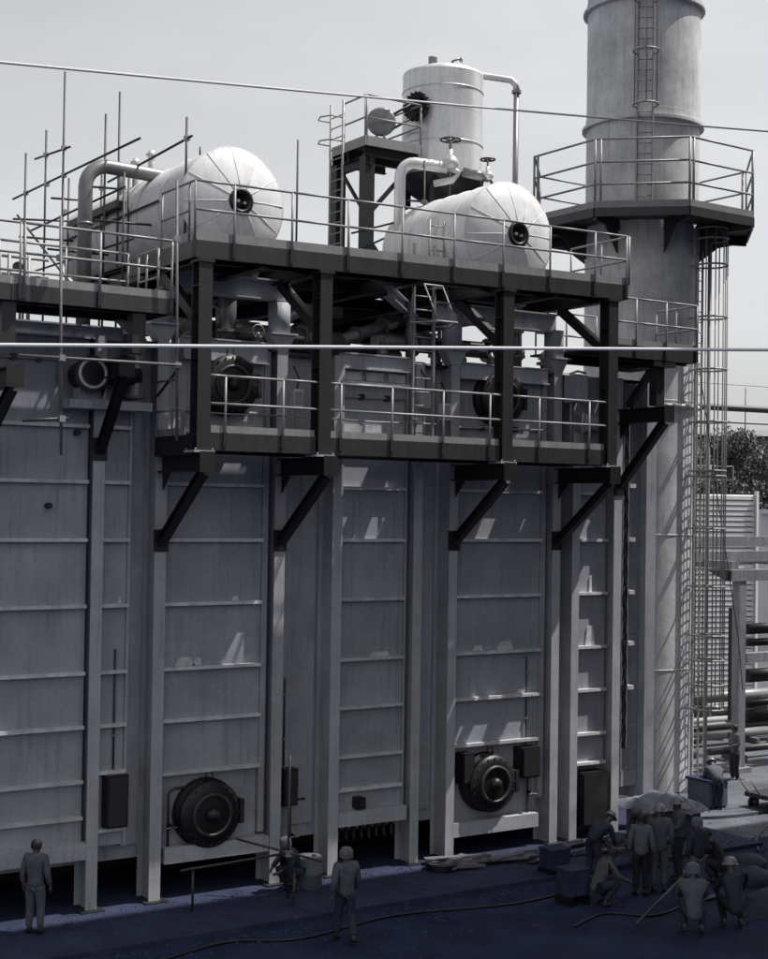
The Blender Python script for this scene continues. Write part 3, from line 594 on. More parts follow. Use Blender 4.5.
# ------------------------------------------------------------------ piping between roof and upper deck
pipes = [
 ('dark pipe header crossing below the left drum', [(-5.2, 1.2, 11.9), (-.3, 1.2, 11.9)], .2), ('dark pipe header crossing below the right drum', [(.6, 1.4, 12.0), (4.9, 1.4, 12.0)], .2),
 ('dark downcomer pipe dropping from the left drum to the roof', [(-3.5, .9, 13.2), (-3.5, .9, 11.43)], .2), ('dark downcomer pipe dropping from the right drum to the roof', [(4.35, .9, 13.2), (4.35, .9, 11.43)], .17),
 ('long dark pipe on the roof under the platform middle', [(-2.2, 2.2, 11.75), (1.8, 2.2, 11.75)], .16), ('bent dark riser pipe behind the second platform post', [(-2.1, .9, 11.43), (-2.1, .9, 12.2), (-1.6, .9, 12.5), (-.6, 1.0, 12.5)], .13),
 ('sloping dark pipe under the platform behind the ladder', [(-.5, 1.1, 11.9), (1.2, 1.5, 12.5)], .14), ('thin dark pipe rising left of the third platform post', [(1.2, .8, 11.43), (1.2, .8, 12.9)], .12)]
for lab, pp, r in pipes:
    t = thing('roof_pipe', lab, 'pipe', pp[0]); MB().tube(pp, r, 14).build('pipe_run', M['pipe'], t)
    a = Vector(pp[0]); d = (Vector(pp[1]) - a).normalized(); Lp = (Vector(pp[1]) - a).length
    for f in (.25, .75): MB().lathe([(r, 0), (r * 1.5, 0), (r * 1.5, .06), (r, .06)], a + d * Lp * f, d, 16, smooth=False).build('flange', M['pipe'], t)
hx = [(-4.9, .5, 11.45), (-4.5, .8, 11.45), (-2.9, .6, 11.45), (-1.4, .7, 11.45), (.3, .6, 11.45), (2.6, .7, 11.45), (3.4, .6, 11.45), (5.4, .5, 11.45)]
for i, (x, y, z) in enumerate(hx):
    t = thing('roof_valve', 'small valve with handwheel on the casing roof, ' + ('left of the first platform post', 'just right of the first platform post', 'left of the second platform post', 'between the second post and the hoist beam', 'left of the caged walkway ladder', 'just right of the third platform post', 'midway between the third and fourth posts', 'right of the fourth platform post')[i], 'valve', (x, y, z), 'small valves on the casing roof')
    MB().lathe([(.08, 0), (.08, .1), (.12, .12), (.12, .22), (.06, .28), (.03, .4), (0, .4)], (x, y, z), (0, 0, 1), 12).build('valve_body', M['pipe'], t)
    MB().tube([(x + .14 * math.cos(a * R(30)), y, z + .42 + .14 * math.sin(a * R(30))) for a in range(13)], .018, 6, caps=False).build('handwheel', M['rail'], t)
rn = random.Random(21)
for i, (x0, x1, z, lab) in enumerate(((-4.8, -2.9, 10.05, 'thin conduit along the casing behind the left part of the lower walkway'), (-1.0, .7, 10.55, 'thin conduit along the middle casing panel behind the walkway railing'), (2.1, 4.6, 10.0, 'thin conduit under the right upper manway'), (-8.8, -7.5, 10.9, 'thin conduit on the left module above the pipe shelf'))):
    t = thing('conduit_run', lab, 'conduit', (x0, .2, z)); MB().tube([(x0, .2, z - .5), (x0, .2, z), (x1, .2, z + .02), (x1, .2, z - .45)], .028, 6).build('conduit', M['rail'], t)
    for f in (.3, .7): MB().box(x0 + (x1 - x0) * f - .05, x0 + (x1 - x0) * f + .05, .15, .265, z - .05, z + .07).build('conduit_box', M['dark'], t)
for i in range(16):
    x = -5 + i * .66 + rn.uniform(-.2, .2); y = rn.uniform(.5, 3.5); h = rn.uniform(.3, 1.1)
    t = thing('riser_pipe', 'small pipe riser with elbow among the dark pipework under the upper platform', 'pipe', (x, y, 11.43), 'small risers under the upper platform')
    dx = rn.choice((-1, 1)) * rn.uniform(.3, .9); MB().tube([(x, y, 11.43), (x, y, 11.43 + h), (x + dx * .3, y, 11.5 + h), (x + dx, y, 11.5 + h)], rn.uniform(.03, .08), 8).build('pipe_run', M[rn.choice(('pipe', 'alu2', 'rail'))], t)
    MB().box(x - .1, x + .1, y - .1, y + .1, 11.43 + h * .45, 11.43 + h * .6).build('flange', M['rail' if i % 3 == 0 else 'dark'], t)
for i, (x, y, z, h, lab) in enumerate(((.95, -.15, 9.5, 1.25, 'pale gauge board on a post beside the walkway ladder'), (-2.35, -.15, 9.5, 1.1, 'pale control box on a post just right of the second platform post'), (1.55, -.1, 9.5, 1.0, 'pale control box on a post left of the third platform post'))):
    t = thing('control_box', lab, 'control box', (x, y, z)); MB().box(x - .11, x + .11, y - .09, y + .09, z + h - .38, z + h).build('box_body', M['ledge'], t); MB().box(x - .08, x + .08, y - .11, y - .092, z + h - .33, z + h - .05).build('box_door', M['casing'], t); MB().tube([(x, y, z), (x, y, z + h - .38)], .03, 8).build('post', M['rail'], t)
    MB().tube([(x, y - .02, z + h), (x + .05, y, z + h + .25), (x, y + .15, z + h + .5)], .018, 6).build('conduit', M['rubber'], t)
# instrument stands at the right end above the walkway
ib = thing('instrument_cabinet', 'pale instrument cabinet at the right end of the lower walkway', 'cabinet', (5.15, -.4, 9.5))
MB().box(5.0, 5.45, -.55, -.2, 10.7, 11.35).build('cabinet_body', M['casing'], ib); MB().box(5.03, 5.42, -.57, -.552, 10.73, 11.32).build('door', M['flange'], ib)
for x in (5.05, 5.4): MB().tube([(x, -.4, 9.5), (x, -.4, 10.7)], .03, 8).build('leg', M['rail'], ib)
MB().tube([(5.0, -.4, 11.37), (5.2, -.45, 11.45), (5.5, -.4, 11.42)], .03, 8).build('conduit', M['ledge'], ib)
pd = thing('horizontal_pipe_end', 'pale lagged pipe end between the last platform post and the casing', 'pipe', (6.0, .3, 10.2))
MB().tube([(5.5, -.1, 10.25), (6.6, -.1, 10.3)], .2, 16).build('pipe_run', M['casing'], pd); MB().lathe([(.2, 0), (.26, 0), (.26, .08), (.2, .08)], (5.6, -.1, 10.255), (1, .0, .04), 18, smooth=False).build('flange', M['ledge'], pd)

# ------------------------------------------------------------------ scaffold tubes on the left
sc = thing('tube_scaffold', 'dark scaffold of thin tubes standing round the left drum', 'scaffold', (-5.7, 3.5, 11.43))
def st(p, q, r=.026, mt='scaf'): MB().tube([p, q], r, 8).build('scaffold_tube', M[mt], sc)
def clamp(p): MB().box(p[0] - .05, p[0] + .05, p[1] - .05, p[1] + .05, p[2] - .05, p[2] + .05).build('coupler', M['scafl'], sc)
SCAF = [((-6.0, 7.63, 15.53), (-6.0, -0.07, 15.44)), ((-5.35, 3.17, 15.23), (-5.35, -1.11, 15.37)), ((-6.0, 6.35, 14.55), (-6.0, 0.65, 14.59)), ((-5.35, 5.7, 14.31), (-5.35, 0.46, 14.35)), ((-6.0, 6.1, 16.22), (-6.0, 3.82, 16.05)), ((-6.0, 6.75, 16.49), (-6.0, 6.75, 11.45)), ((-6.0, 5.36, 16.75), (-6.0, 5.36, 11.45)), ((-6.0, 4.22, 17.83), (-6.0, 4.22, 11.45)), ((-6.0, 1.75, 16.33), (-6.0, 1.75, 11.45)), ((-5.35, 3.54, 15.66), (-5.35, 3.54, 11.45)), ((-5.35, 2.58, 17.1), (-5.35, 2.58, 11.45)), ((-5.2, -0.54, 15.89), (-5.2, -0.54, 13.5)), ((-5.35, 5.58, 15.76), (-5.35, 5.58, 11.45)), ((-6.0, 7.6, 15.04), (-4.02, 7.6, 15.2)), ((-6.0, 4.97, 15.1), (-5.01, 4.97, 15.16)), ((-6.0, 3.17, 15.06), (-3.8, 3.17, 15.19))]
SCAF += [((-6.0, 4.2, 15.3), (-6.0, 4.2, 11.45)), ((-6.0, 2.6, 14.4), (-6.0, 2.6, 11.45)), ((-5.9, 6.9, 13.6), (-5.9, .4, 13.5)), ((-6.6, 5.36, 14.2), (-5.2, 5.36, 14.25)), ((-6.7, 3.2, 13.6), (-5.3, 3.2, 13.62)), ((-6.5, 1.0, 13.9), (-5.2, 1.0, 13.95)), ((-6.3, 6.4, 14.9), (-6.0, 3.0, 12.6)), ((-5.35, 2.0, 15.2), (-5.35, 2.0, 11.5)), ((-6.0, .7, 14.9), (-6.0, .7, 11.5))]
for p, q in SCAF: st(p, q)
for p in [(-6.0, 6.69, 15.52), (-6.0, 5.36, 16.17), (-6.0, 4.2, 16.1), (-6.0, 5.25, 15.47), (-6.0, 4.16, 15.48), (-6.0, 3.99, 14.62), (-5.35, 2.44, 15.3), (-5.35, 3.52, 15.16), (-5.35, -0.88, 15.37), (-5.35, 3.37, 14.46)]: clamp(p)
# walk boards on the scaffold, seen end on as a dark band
MB().beam((-5.35, 5.32, 14.59), (-5.35, 2.41, 14.61), .25, .16).build('walk_board', M['black'], sc)
fp = thing('front_scaffold', 'two light scaffold tubes clamped to the front of the left walkway', 'scaffold', (-8.3, -2.1, 8.95))
for p, q, mm in (((-8.39, -2.15, 13.25), (-8.30, -2.15, 8.96), 'scafm'), ((-6.12, -2.12, 14.2), (-6.03, -2.12, 9.3), 'scafm'), ((-9.12, -2.2, 10.69), (-6.0, -2.2, 10.72), 'scafm'), ((-9.0, -2.1, 9.55), (-8.2, -2.2, 9.62), 'scaf')):
    MB().tube([p, q], .028, 8).build('scaffold_tube', M[mm], fp)
for p in ((-8.33, -2.18, 10.7), (-6.07, -2.16, 10.72), (-8.31, -2.18, 9.61), (-8.37, -2.1, 12.5), (-6.1, -2.1, 13.1)):
    MB().box(p[0] - .055, p[0] + .055, p[1] - .05, p[1] + .05, p[2] - .055, p[2] + .055).build('coupler', M['rail'], fp)
sr = thing('right_scaffold', 'light scaffold of thin tubes standing between the two drums', 'scaffold', (2.2, 3, 13.25))
for p, q in (((1.13, 3.52, 15.2), (1.2, 3.55, 13.3)), ((2.35, 2.0, 16.6), (2.4, 2.05, 13.3)), ((3.03, 1.9, 17.2), (3.07, 1.95, 14.2)), ((3.9, 1.2, 15.9), (3.9, 1.2, 13.4)), ((2.0, 2.2, 15.6), (4.0, 1.3, 15.55)), ((1.2, 3.5, 14.4), (3.1, 2.0, 15.5)), ((1.2, 3.5, 14.9), (2.5, 2.1, 15.3)), ((2.0, 2.1, 14.6), (3.2, 1.6, 14.7)), ((-.44, 3.35, 16.95), (-.42, 3.4, 13.3))):
    MB().tube([p, q], .026, 8).build('scaffold_tube', M['scaf'], sr)
for p in ((2.36, 2.02, 15.58), (3.04, 1.92, 15.5), (2.4, 2.05, 14.65)): MB().box(p[0] - .06, p[0] + .06, p[1] - .06, p[1] + .06, p[2] - .05, p[2] + .05).build('coupler', M['rail'], sr)
# short access ladder frame beside right drum
af = thing('drum_ladder', 'short pale ladder frame leaning by the left side of the right drum', 'ladder', (1.9, .6, 13.25))
for x in (1.35, 1.75): MB().tube([(x, .3, 13.3), (x, .3, 14.75)], .025, 8).build('stringer', M['rail'], af)
for k in range(5): MB().tube([(1.35, .3, 13.5 + k * .28), (1.75, .3, 13.5 + k * .28)], .016, 6).build('rung', M['rail'], af)
gs = thing('gauge_stand', 'small instrument rack with bent tubes behind the left walkway railing', 'gauge rack', (-8.2, .8, 11.43))
for x in (-8.3, -7.9): MB().tube([(x, .9, 11.43), (x, .9, 13.0)], .04, 8).build('upright', M['rail'], gs)
for z in (12.2, 12.6, 12.95): MB().tube([(-8.45, .9, z), (-7.5, .9, z)], .03, 8).build('cross_tube', M['rail'], gs)
for x, z in ((-8.15, 12.75), (-8.1, 12.35), (-7.75, 12.5)): MB().lathe([(0, 0), (.1, 0), (.1, .07), (0, .07)], (x, .86, z), (0, -1, 0), 16, smooth=False).build('gauge', M['rubber'], gs)
MB().tube([(-8.15, .85, 12.6), (-8.25, .8, 12.3), (-8.1, .8, 12.05), (-8.1, .8, 11.5)], .03, 8).build('tubing', M['pipe'], gs)

# ------------------------------------------------------------------ stack
SX, SY, sr_ = 12.11, 4.8, 1.66
sk = thing('chimney_stack', 'tall round grey steel chimney stack at the right end of the boiler', 'chimney', (SX, SY, 0))
for z0, z1 in ((.1, 3.6), (3.6, 7.45), (7.45, 11.3), (11.3, 14.2), (14.2, 16.7), (16.7, 19.4), (19.4, 22.9), (22.9, 26.5)):
    MB().lathe([(sr_, z0 + .006), (sr_, z1 - .006)], (SX, SY, 0), (0, 0, 1), 64).build('shell_ring', M['stack'], sk)
    MB().lathe([(sr_ - .001, -.02), (sr_ + .012, -.012), (sr_ + .012, .012), (sr_ - .001, .02)], (SX, SY, z1), (0, 0, 1), 64).build('weld_seam', M['stack'], sk)
for z in (22.88, 19.40):
    MB().lathe([(sr_, -.02), (sr_ + .13, -.02), (sr_ + .13, .06), (sr_ + .02, .07), (sr_ + .02, .3), (sr_, .3)], (SX, SY, z), (0, 0, 1), 64, smooth=False).build('stiffener_ring', M['stack'], sk)
MB().lathe([(sr_, 0), (sr_ + .1, 0), (sr_ + .1, .1), (sr_, .1)], (SX, SY, 11.1), (0, 0, 1), 64).build('stiffener_ring', M['stack'], sk)
# octagonal platform
sp = thing('stack_platform', 'octagonal railed platform around the chimney stack', 'platform', (SX, SY, 16.6))
tocam = math.atan2(CAM.y - SY, CAM.x - SX); RO = 3.36
vo = [Vector((SX + RO * math.cos(tocam + R(22.5 + 45 * k)), SY + RO * math.sin(tocam + R(22.5 + 45 * k)), 16.50)) for k in range(8)]
vi = [Vector((SX + (sr_ + .06) * math.cos(tocam + R(22.5 + 45 * k)), SY + (sr_ + .06) * math.sin(tocam + R(22.5 + 45 * k)), 16.50)) for k in range(8)]
for k in range(8):
    a, b, c, d = vo[k], vo[(k + 1) % 8], vi[(k + 1) % 8], vi[k]
    MB().prism([a, b, c, d], (0, 0, -.05)).build('deck_plate', M['deck'], sp)
    n = ((a + b) / 2 - Vector((SX, SY, 16.5))).normalized()
    MB().beam(a + n * .03 + Vector((0, 0, -.12)), b + n * .03 + Vector((0, 0, -.12)), .05, .24).build('fascia', M['fascia'], sp)
    MB().beam(a + n * .03 + Vector((0, 0, .1)), b + n * .03 + Vector((0, 0, .1)), .02, .18).build('toe_board', M['toe'], sp)
    MB().beam((a + (d - a) * .0) + Vector((0, 0, -.2)), d + Vector((0, 0, -.2)), .1, .28).build('radial_beam', M['dark'], sp)
    MB().prism([d + Vector((0, 0, -.3)), d + Vector((0, 0, -1.0)), d + (a - d) * .55 + Vector((0, 0, -.3))], n.cross(Vector((0, 0, 1))) * .04).build('gusset', M['dark'], sp)
    mid = a + (b - a) * .06
    for p in (a, mid): MB().tube([p, p + Vector((0, 0, 1.92))], .035, 8).build('rail_post', M['rail'], sp)
    for h in (.66, 1.28, 1.92): MB().tube([a + Vector((0, 0, h)), b + Vector((0, 0, h))], .032, 8).build('rail', M['rail'], sp)
# caged ladder above the platform, on the camera side
def caged(name, label, ang, z0, z1, hoopz, off=.17, r=.36, zc0=None, strings=5):
    t = thing(name, label, 'ladder', (SX + math.cos(ang) * sr_, SY + math.sin(ang) * sr_, z0))
    e = Vector((math.cos(ang), math.sin(ang), 0)); tn = Vector((-math.sin(ang), math.cos(ang), 0)); o = Vector((SX, SY, 0)) + e * (sr_ + off)
    for s in (-1, 1): MB().beam(o + tn * .22 * s + Vector((0, 0, z0)), o + tn * .22 * s + Vector((0, 0, z1)), .05, .05).build('stringer', M['rail'], t)
    z = z0 + .2
    while z < z1:
        MB().tube([o - tn * .22 + Vector((0, 0, z)), o + tn * .22 + Vector((0, 0, z))], .016, 6).build('rung', M['rail'], t); z += .3
    zc0 = zc0 or z0
    cen = o + e * (r * .85)
    angs = [R(-140 + 280 * k / 14) for k in range(15)]
    for hz in hoopz:
        MB().tube([o - tn * .22 + Vector((0, 0, hz))] + [cen + (e * math.cos(q) + tn * math.sin(q)) * r + Vector((0, 0, hz)) for q in angs] + [o + tn * .22 + Vector((0, 0, hz))], .03, 6).build('hoop', M['rail'], t)
        for s in (-1, 1): MB().tube([o + tn * .22 * s + Vector((0, 0, hz)), o + tn * .22 * s - e * (off + .0) + Vector((0, 0, hz))], .025, 6).build('standoff', M['rail'], t)
    for k in range(strings):
        q = R(-120 + 240 * k / (strings - 1)); p = cen + (e * math.cos(q) + tn * math.sin(q)) * r
        MB().tube([p + Vector((0, 0, zc0)), p + Vector((0, 0, z1))], .02, 6).build('cage_bar', M['rail'], t)
    return t
caged('stack_ladder', 'caged ladder high on the chimney stack above its platform', tocam - R(-2), 16.6, 25.5, (19.62, 21.15, 22.65, 24.1), .14, .36, 19.62, 3)
caged('side_ladder', 'long caged ladder down the right side of the chimney stack', tocam + R(63), .2, 16.35, [16.25, 15.95, 15.2, 13.7, 12.2, 10.7, 9.3, 9.15, 7.65, 6.0, 4.6, 3.9, 3.2, 2.5], .2, .45, 2.4, 8)
cp = thing('cable_conduit', 'thin conduit and loose cable hanging down the stack beside the side ladder', 'conduit', (13.4, 3.2, 0))
MB().tube([(13.42, 3.30, .2), (13.42, 3.30, 16.7)], .06, 8).build('conduit', M['rail'], cp)
MB().tube([(12.6, 2.95, 12.6), (12.85, 2.95, 11.5), (13.1, 2.8, 9.5), (13.5, 2.6, 6.8), (13.9, 2.5, 4.5), (14.1, 2.5, 3)], .014, 6).build('loose_cable', M['rubber'], cp)
# duct joining casing and stack
dt = thing('outlet_duct', 'dark flat sided outlet duct joining the casing to the chimney stack', 'duct', (9.4, 5, 1))
MB().add([(8.3, 1.2, 1.2), (8.3, 8.8, 1.2), (8.3, 8.8, 10.9), (8.3, 1.2, 10.9), (11.4, 3.4, 2.0), (11.4, 6.2, 2.0), (11.4, 6.2, 9.5), (11.4, 3.4, 9.5)], [(0, 1, 2, 3), (4, 7, 6, 5), (0, 4, 5, 1), (1, 5, 6, 2), (2, 6, 7, 3), (3, 7, 4, 0)]).build('duct_body', M['casing'], dt)
for x, f in ((8.9, .19), (9.9, .52)): MB().beam((x, 1.2 + 2.2 * f - .06, 1.4), (x, 1.2 + 2.2 * f - .06, 10.6), .1, .1).build('duct_rib', M['flange'], dt)

# ------------------------------------------------------------------ overhead ropes
def rope(label, a, b, r, ext, sag=.0, mt='rope'):
    a = Vector(a); b = Vector(b); d = b - a; p = a - d * ext; q = b + d * ext
    pts = [p + (q - p) * t / 24 + Vector((0, 0, -sag * 4 * (t / 24) * (1 - t / 24))) for t in range(25)]
    MB().tube(pts, r, 8).build('overhead_rope', M[mt], label=label, cat='rope')
rope('thin pale rope slanting across the sky from the upper left to the stack', (-12.53, -11.36, 13.05), (5.25, -6.29, 16.1), .017, .6, .12)
rope('thick white rope stretched level across the front of the whole boiler', (-13.41, -14.28, 9.51), (-4.58, -15.26, 10.02), .019, 1.5, .0)

# ------------------------------------------------------------------ background
# overhead pipe bridge far behind
pb = thing('pipe_bridge', 'dark far pipe bridge with thin hangers behind the stack ladder', 'pipe bridge', (28, 16, 0))
MB().tube([(10, 17, 12.4), (60, 15.2, 12.8)], .14, 10).build('pipe_run', M['scaf'], pb); MB().tube([(10, 17.4, 11.85), (60, 15.6, 12.2)], .05, 8).build('pipe_run', M['rail'], pb)
for k in range(14): MB().tube([(12 + k * 3.4, 17 - k * .122, 11.6), (12 + k * 3.4, 17 - k * .122, 13.5)], .025, 6).build('hanger', M['rail'], pb)
MB().tube([(10, 17, 13.4), (60, 15.2, 13.8)], .02, 6).build('guard_wire', M['rail'], pb)
for x in (8, 60): MB().beam((x, 17 - (x - 10) * .036, 0), (x, 17 - (x - 10) * .036, 12.8), .4, .4).build('trestle', M['dark'], pb)
# corrugated louvre wall
lv = thing('louvred_shed', 'pale shed clad in close horizontal louvre slats behind the side ladder', 'shed', (26.5, 18, 0))
LD = Vector((.96, -.28, 0)); LP = Vector((29.65, 16.25, 0)); dep = Vector((.28, .96, 0))
nsl = 38
for k in range(nsl):
    z = .35 + k * (8.55 / nsl); p = LP - LD * 7 + Vector((0, 0, z)); q = LP - LD * .12 + Vector((0, 0, z)); hh = 8.55 / nsl
    MB().prism([p, p + Vector((0, 0, hh * .72)) + dep * .02, p + dep * .16 + Vector((0, 0, hh * .95)), p + dep * .16], q - p).build('slat', M['corr'], lv)
MB().beam(LP - LD * .05, LP - LD * .05 + Vector((0, 0, 9.05)), .14, .14).build('corner_post', M['corr'], lv)
MB().prism([LP + dep * .17, LP - LD * 7 + dep * .17, LP - LD * 7 + dep * 5, LP + dep * 5], (0, 0, 8.95)).build('shed_body', M['dark'], lv)
# catwalk rails on top of the louvred shed
for k in range(6): MB().tube([LP - LD * (1.1 * k + .9) + dep * .5 + Vector((0, 0, 8.95)), LP - LD * (1.1 * k + .9) + dep * .5 + Vector((0, 0, 10.1))], .04, 6).build('rail_post', M['rail'], lv)
for z in (9.5, 10.1): MB().tube([LP - LD * 6.4 + dep * .5 + Vector((0, 0, z)), LP - LD * .9 + dep * .5 + Vector((0, 0, z))], .035, 6).build('rail', M['rail'], lv)
# far shed with light roof and white wall
fs = thing('far_shed', 'large far shed with a pale low roof behind the trees', 'building', (100, 78, 0))
A = Vector((92.5, 80, 0)); B = Vector((122, 62, 0)); D2 = Vector((.53, .85, 0))
MB().prism([A, B, B + D2 * 30, A + D2 * 30], (0, 0, 16.0)).build('wall', M['shed'], fs)
MB().add([A + Vector((0, 0, 16.0)) - D2, B + Vector((0, 0, 16.4)) - D2, B + D2 * 15 + Vector((0, 0, 18.6)), A + D2 * 15 + Vector((0, 0, 17.2)), A + D2 * 31 + Vector((0, 0, 16)), B + D2 * 31 + Vector((0, 0, 16.4))], [(0, 1, 2, 3), (3, 2, 5, 4)]).build('roof', M['shed'], fs)
for k in range(12):
    p = A + (B - A) * (k + .3) / 12 - D2 * .1; q = A + (B - A) * (k + .7) / 12 - D2 * .1
    MB().prism([p + Vector((0, 0, 11)), q + Vector((0, 0, 11)), q + Vector((0, 0, 13)), p + Vector((0, 0, 13))], D2 * .06).build('window', M['dark'], fs)
fw_ = thing('white_store', 'low white store building at the right edge beyond the louvred shed', 'building', (48, 24, 0))
P0 = Vector((45.6, 30.6, 0)); P1 = Vector((56, 24, 0))
MB().prism([P0, P1, P1 + dep * 8, P0 + dep * 8], (0, 0, 8.1)).build('wall', M['corr'], fw_)
MB().prism([P0 - dep * .3 + Vector((0, 0, 8.102)), P1 - dep * .3 + Vector((0, 0, 8.102)), P1 + dep * 8.3 + Vector((0, 0, 8.102)), P0 + dep * 8.3 + Vector((0, 0, 8.102))], (0, 0, .25)).build('roof', M['corr'], fs if False else fw_)
for k in range(4):
    p = P0 + (P1 - P0) * (k + .3) / 4 - dep * .05; q = P0 + (P1 - P0) * (k + .75) / 4 - dep * .05
    MB().prism([p + Vector((0, 0, 2)), q + Vector((0, 0, 2)), q + Vector((0, 0, 4.4)), p + Vector((0, 0, 4.4))], dep * .03).build('window', M['dark'], fw_)
# trees
def tree(label, x, y, h, wd, seed):
    rn = random.Random(seed); t = thing('broadleaf_tree', label, 'tree', (x, y, 0), 'trees beyond the louvred shed')
    tk = MB().tube([(x, y, 0), (x + .1, y, h * .25), (x - .1, y + .1, h * .5), (x, y, h * .8)], .35, 8, r2=.08)
    blobs = []
    for k in range(13):
        a = rn.uniform(0, 6.28); rr = wd * .5 * math.sqrt(rn.random()) * .8; z = h * rn.uniform(.32, .88); rr *= 1 - .75 * abs(z / h - .5) * 2
        c = Vector((x + rr * math.cos(a), y + rr * math.sin(a), z)); blobs.append((c, wd * rn.uniform(.14, .26)))
        tk.tube([(x, y, z * .6), (x + (c.x - x) * .5, y + (c.y - y) * .5, z * .85), c], .1, 5, r2=.03)
    tk.build('trunk', M['trunk'], t)
    cr_ = MB()
    for c, br in blobs:
        for q in range(760):
            d = Vector((rn.gauss(0, 1), rn.gauss(0, 1), rn.gauss(0, 1))).normalized() * br * (rn.random() ** .45); d.z *= .75
            p = c + d; n = Vector((rn.gauss(0, 1), rn.gauss(0, 1), rn.gauss(.6, 1))).normalized(); u = n.orthogonal().normalized() * rn.uniform(.09, .2); v = n.cross(u) * .7
            cr_.add([p - u, p - v * .7, p + u, p + v * .7], [(0, 1, 2, 3)])
    cr_.build('crown', M['leaf'], t, kind='stuff')
tree('dark tree seen through the side ladder cage', 55.2, 44.8, 13.0, 8, 3); tree('broad dark tree just right of the side ladder cage', 59.7, 46.7, 15.4, 8, 1)
tree('dark rounded tree directly above the louvred shed corner', 57.2, 41.0, 12.6, 7, 2); tree('broad dark tree cut by the right edge of the photo', 62, 41.6, 16.4, 9, 4)
tree('farther tree whose top shows just below the far shed roof', 74.5, 59.5, 15.6, 12, 5); tree('farthest tree, showing between the two nearest crowns', 78, 55, 15.2, 12, 6)
# concrete pipe rack at the right
pr = thing('concrete_rack', 'concrete pipe rack frame with a thick column at the right edge', 'rack', (16.3, 4.7, 0))
X0, Y0 = 16.3, 4.72
MB().box(X0 - .15, X0 + .15, Y0 - .15, Y0 + .15, 0, 6.0).build('column', M['conc2'], pr); MB().box(X0 - .3, X0 + .3, Y0 - .3, Y0 + .3, 0, .25).build('column_foot', M['conc2'], pr)
MB().box(X0 + 4.4, X0 + 4.8, Y0 - .2, Y0 + .2, 0, 6.0).build('column', M['conc2'], pr)
MB().box(X0 - .5, X0 + 6, Y0 - .18, Y0 + .18, 6.002, 6.35).build('beam', M['conc2'], pr)
for x, y, z in ((X0 - .9, Y0 + 1.4, 6.75), (X0 + .6, Y0 + 2.6, 7.2)): MB().box(x, x + 7, y, y + .3, z - .22, z + .12).build('beam', M['conc2'], pr)
MB().box(X0 - .15, X0 + .15, Y0 + .19, Y0 + 5, 6.36, 6.6).build('beam', M['conc2'], pr); MB().box(X0 + 4.4, X0 + 4.7, Y0 + .19, Y0 + 5, 6.36, 6.6).build('beam', M['conc2'], pr)
MB().box(X0 + .21, X0 + 4.39, Y0 - .13, Y0 + .13, 3.45, 3.75).build('beam', M['conc2'], pr)
MB().prism([(X0 - .5, Y0 - .1, 6.0), (X0 - 1.35, Y0 - .1, 6.35), (X0 - .5, Y0 - .1, 6.35)], (0, .2, 0)).build('cantilever', M['dark'], pr)
MB().box(X0 - .1, X0 + .1, Y0 + 4.8, Y0 + 5.1, 0, 6.35).build('column', M['conc2'], pr)
# dark plant unit behind the rack
du = thing('plant_skid', 'dark plant skid of pipes in a frame behind the concrete rack', 'skid', (24, 10, 0))
for x in (22.6, 25.6): 
    for y in (9, 11): MB().box(x - .08, x + .08, y - .08, y + .08, 0, 4.6).build('frame_post', M['dark'], du)
for z in (1.4, 3.0, 4.5): MB().box(22.6, 25.6, 8.94, 9.06, z, z + .14).build('frame_beam', M['dark'], du)
for z, r in ((.7, .2), (1.2, .12), (2.2, .25), (3.4, .14), (3.9, .2)): MB().tube([(22.3, 10, z), (26, 10, z)], r, 14).build('vessel', M['rubber'], du)
MB().tube([(22.7, 8.9, 3.0), (25.4, 8.9, 1.5)], .06, 6).build('brace', M['rail'], du)
# pipes lying in the yard
rn = random.Random(3)
for i, (x, y, z, L, r, mt, lab) in enumerate(((16.5, 9.2, .25, 9, .16, 'pipe', 'grey pipe length lying in the yard, nearest the concrete column'), (17, 10.4, .3, 10, .2, 'dark', 'dark thick pipe lying in the yard behind the column'), (18, 12, .22, 9, .14, 'alu2', 'pale pipe length lying in the yard in the middle row'),
    (19, 13.5, .3, 11, .22, 'pipe', 'grey thick pipe in the yard, fourth row from the stack'), (20, 15, .25, 9, .16, 'alu2', 'pale pipe in the yard just before the louvred shed'), (17.2, 6.8, .22, 7, .12, 'scaf', 'thin dark pipe at the foot of the concrete rack'), (21.8, 13, .9, 8, .22, 'pipe', 'grey pipe raised on trestles at the yard back'))):
    t = thing('yard_pipe', lab, 'pipe', (x, y, 0), 'pipe lengths lying in the yard')
    MB().tube([(x, y, z + .1), (x + L, y - .25, z + .1)], r, 12).build('pipe_run', M[mt], t)
    for f in (.15, .55, .9): MB().box(x + L * f - .08, x + L * f + .08, y - .6, y + .4, 0, z + .1 - r + .01).build('sleeper', M['wood'], t)
# rubble and offcuts in the yard
for i in range(26):
    x = 14.5 + rn.random() * 11; y = 6.0 + rn.random() * 12; s = rn.uniform(.12, .4)
    if abs(x - 16.3) < .6 or (x < 15 and y < 7): continue
    mb = MB(); vs = [Vector((x + s * dx * rn.uniform(.6, 1.1), y + s * dy * rn.uniform(.6, 1.1), max(0, s * dz * rn.uniform(.5, .9)))) for dx, dy, dz in ((-1, -1, 0), (1, -1, 0), (1, 1, 0), (-1, 1, 0), (-1, -1, 1), (1, -1, 1), (1, 1, 1), (-1, 1, 1))]
    mb.add(vs, [(3, 2, 1, 0), (4, 5, 6, 7), (0, 1, 5, 4), (1, 2, 6, 5), (2, 3, 7, 6), (3, 0, 4, 7)]); mb.build('rubble_lump', M['conc2' if i % 3 else 'rubber'], label='small broken lump of rubble lying among the yard pipes', cat='rubble', group='rubble among the yard pipes')

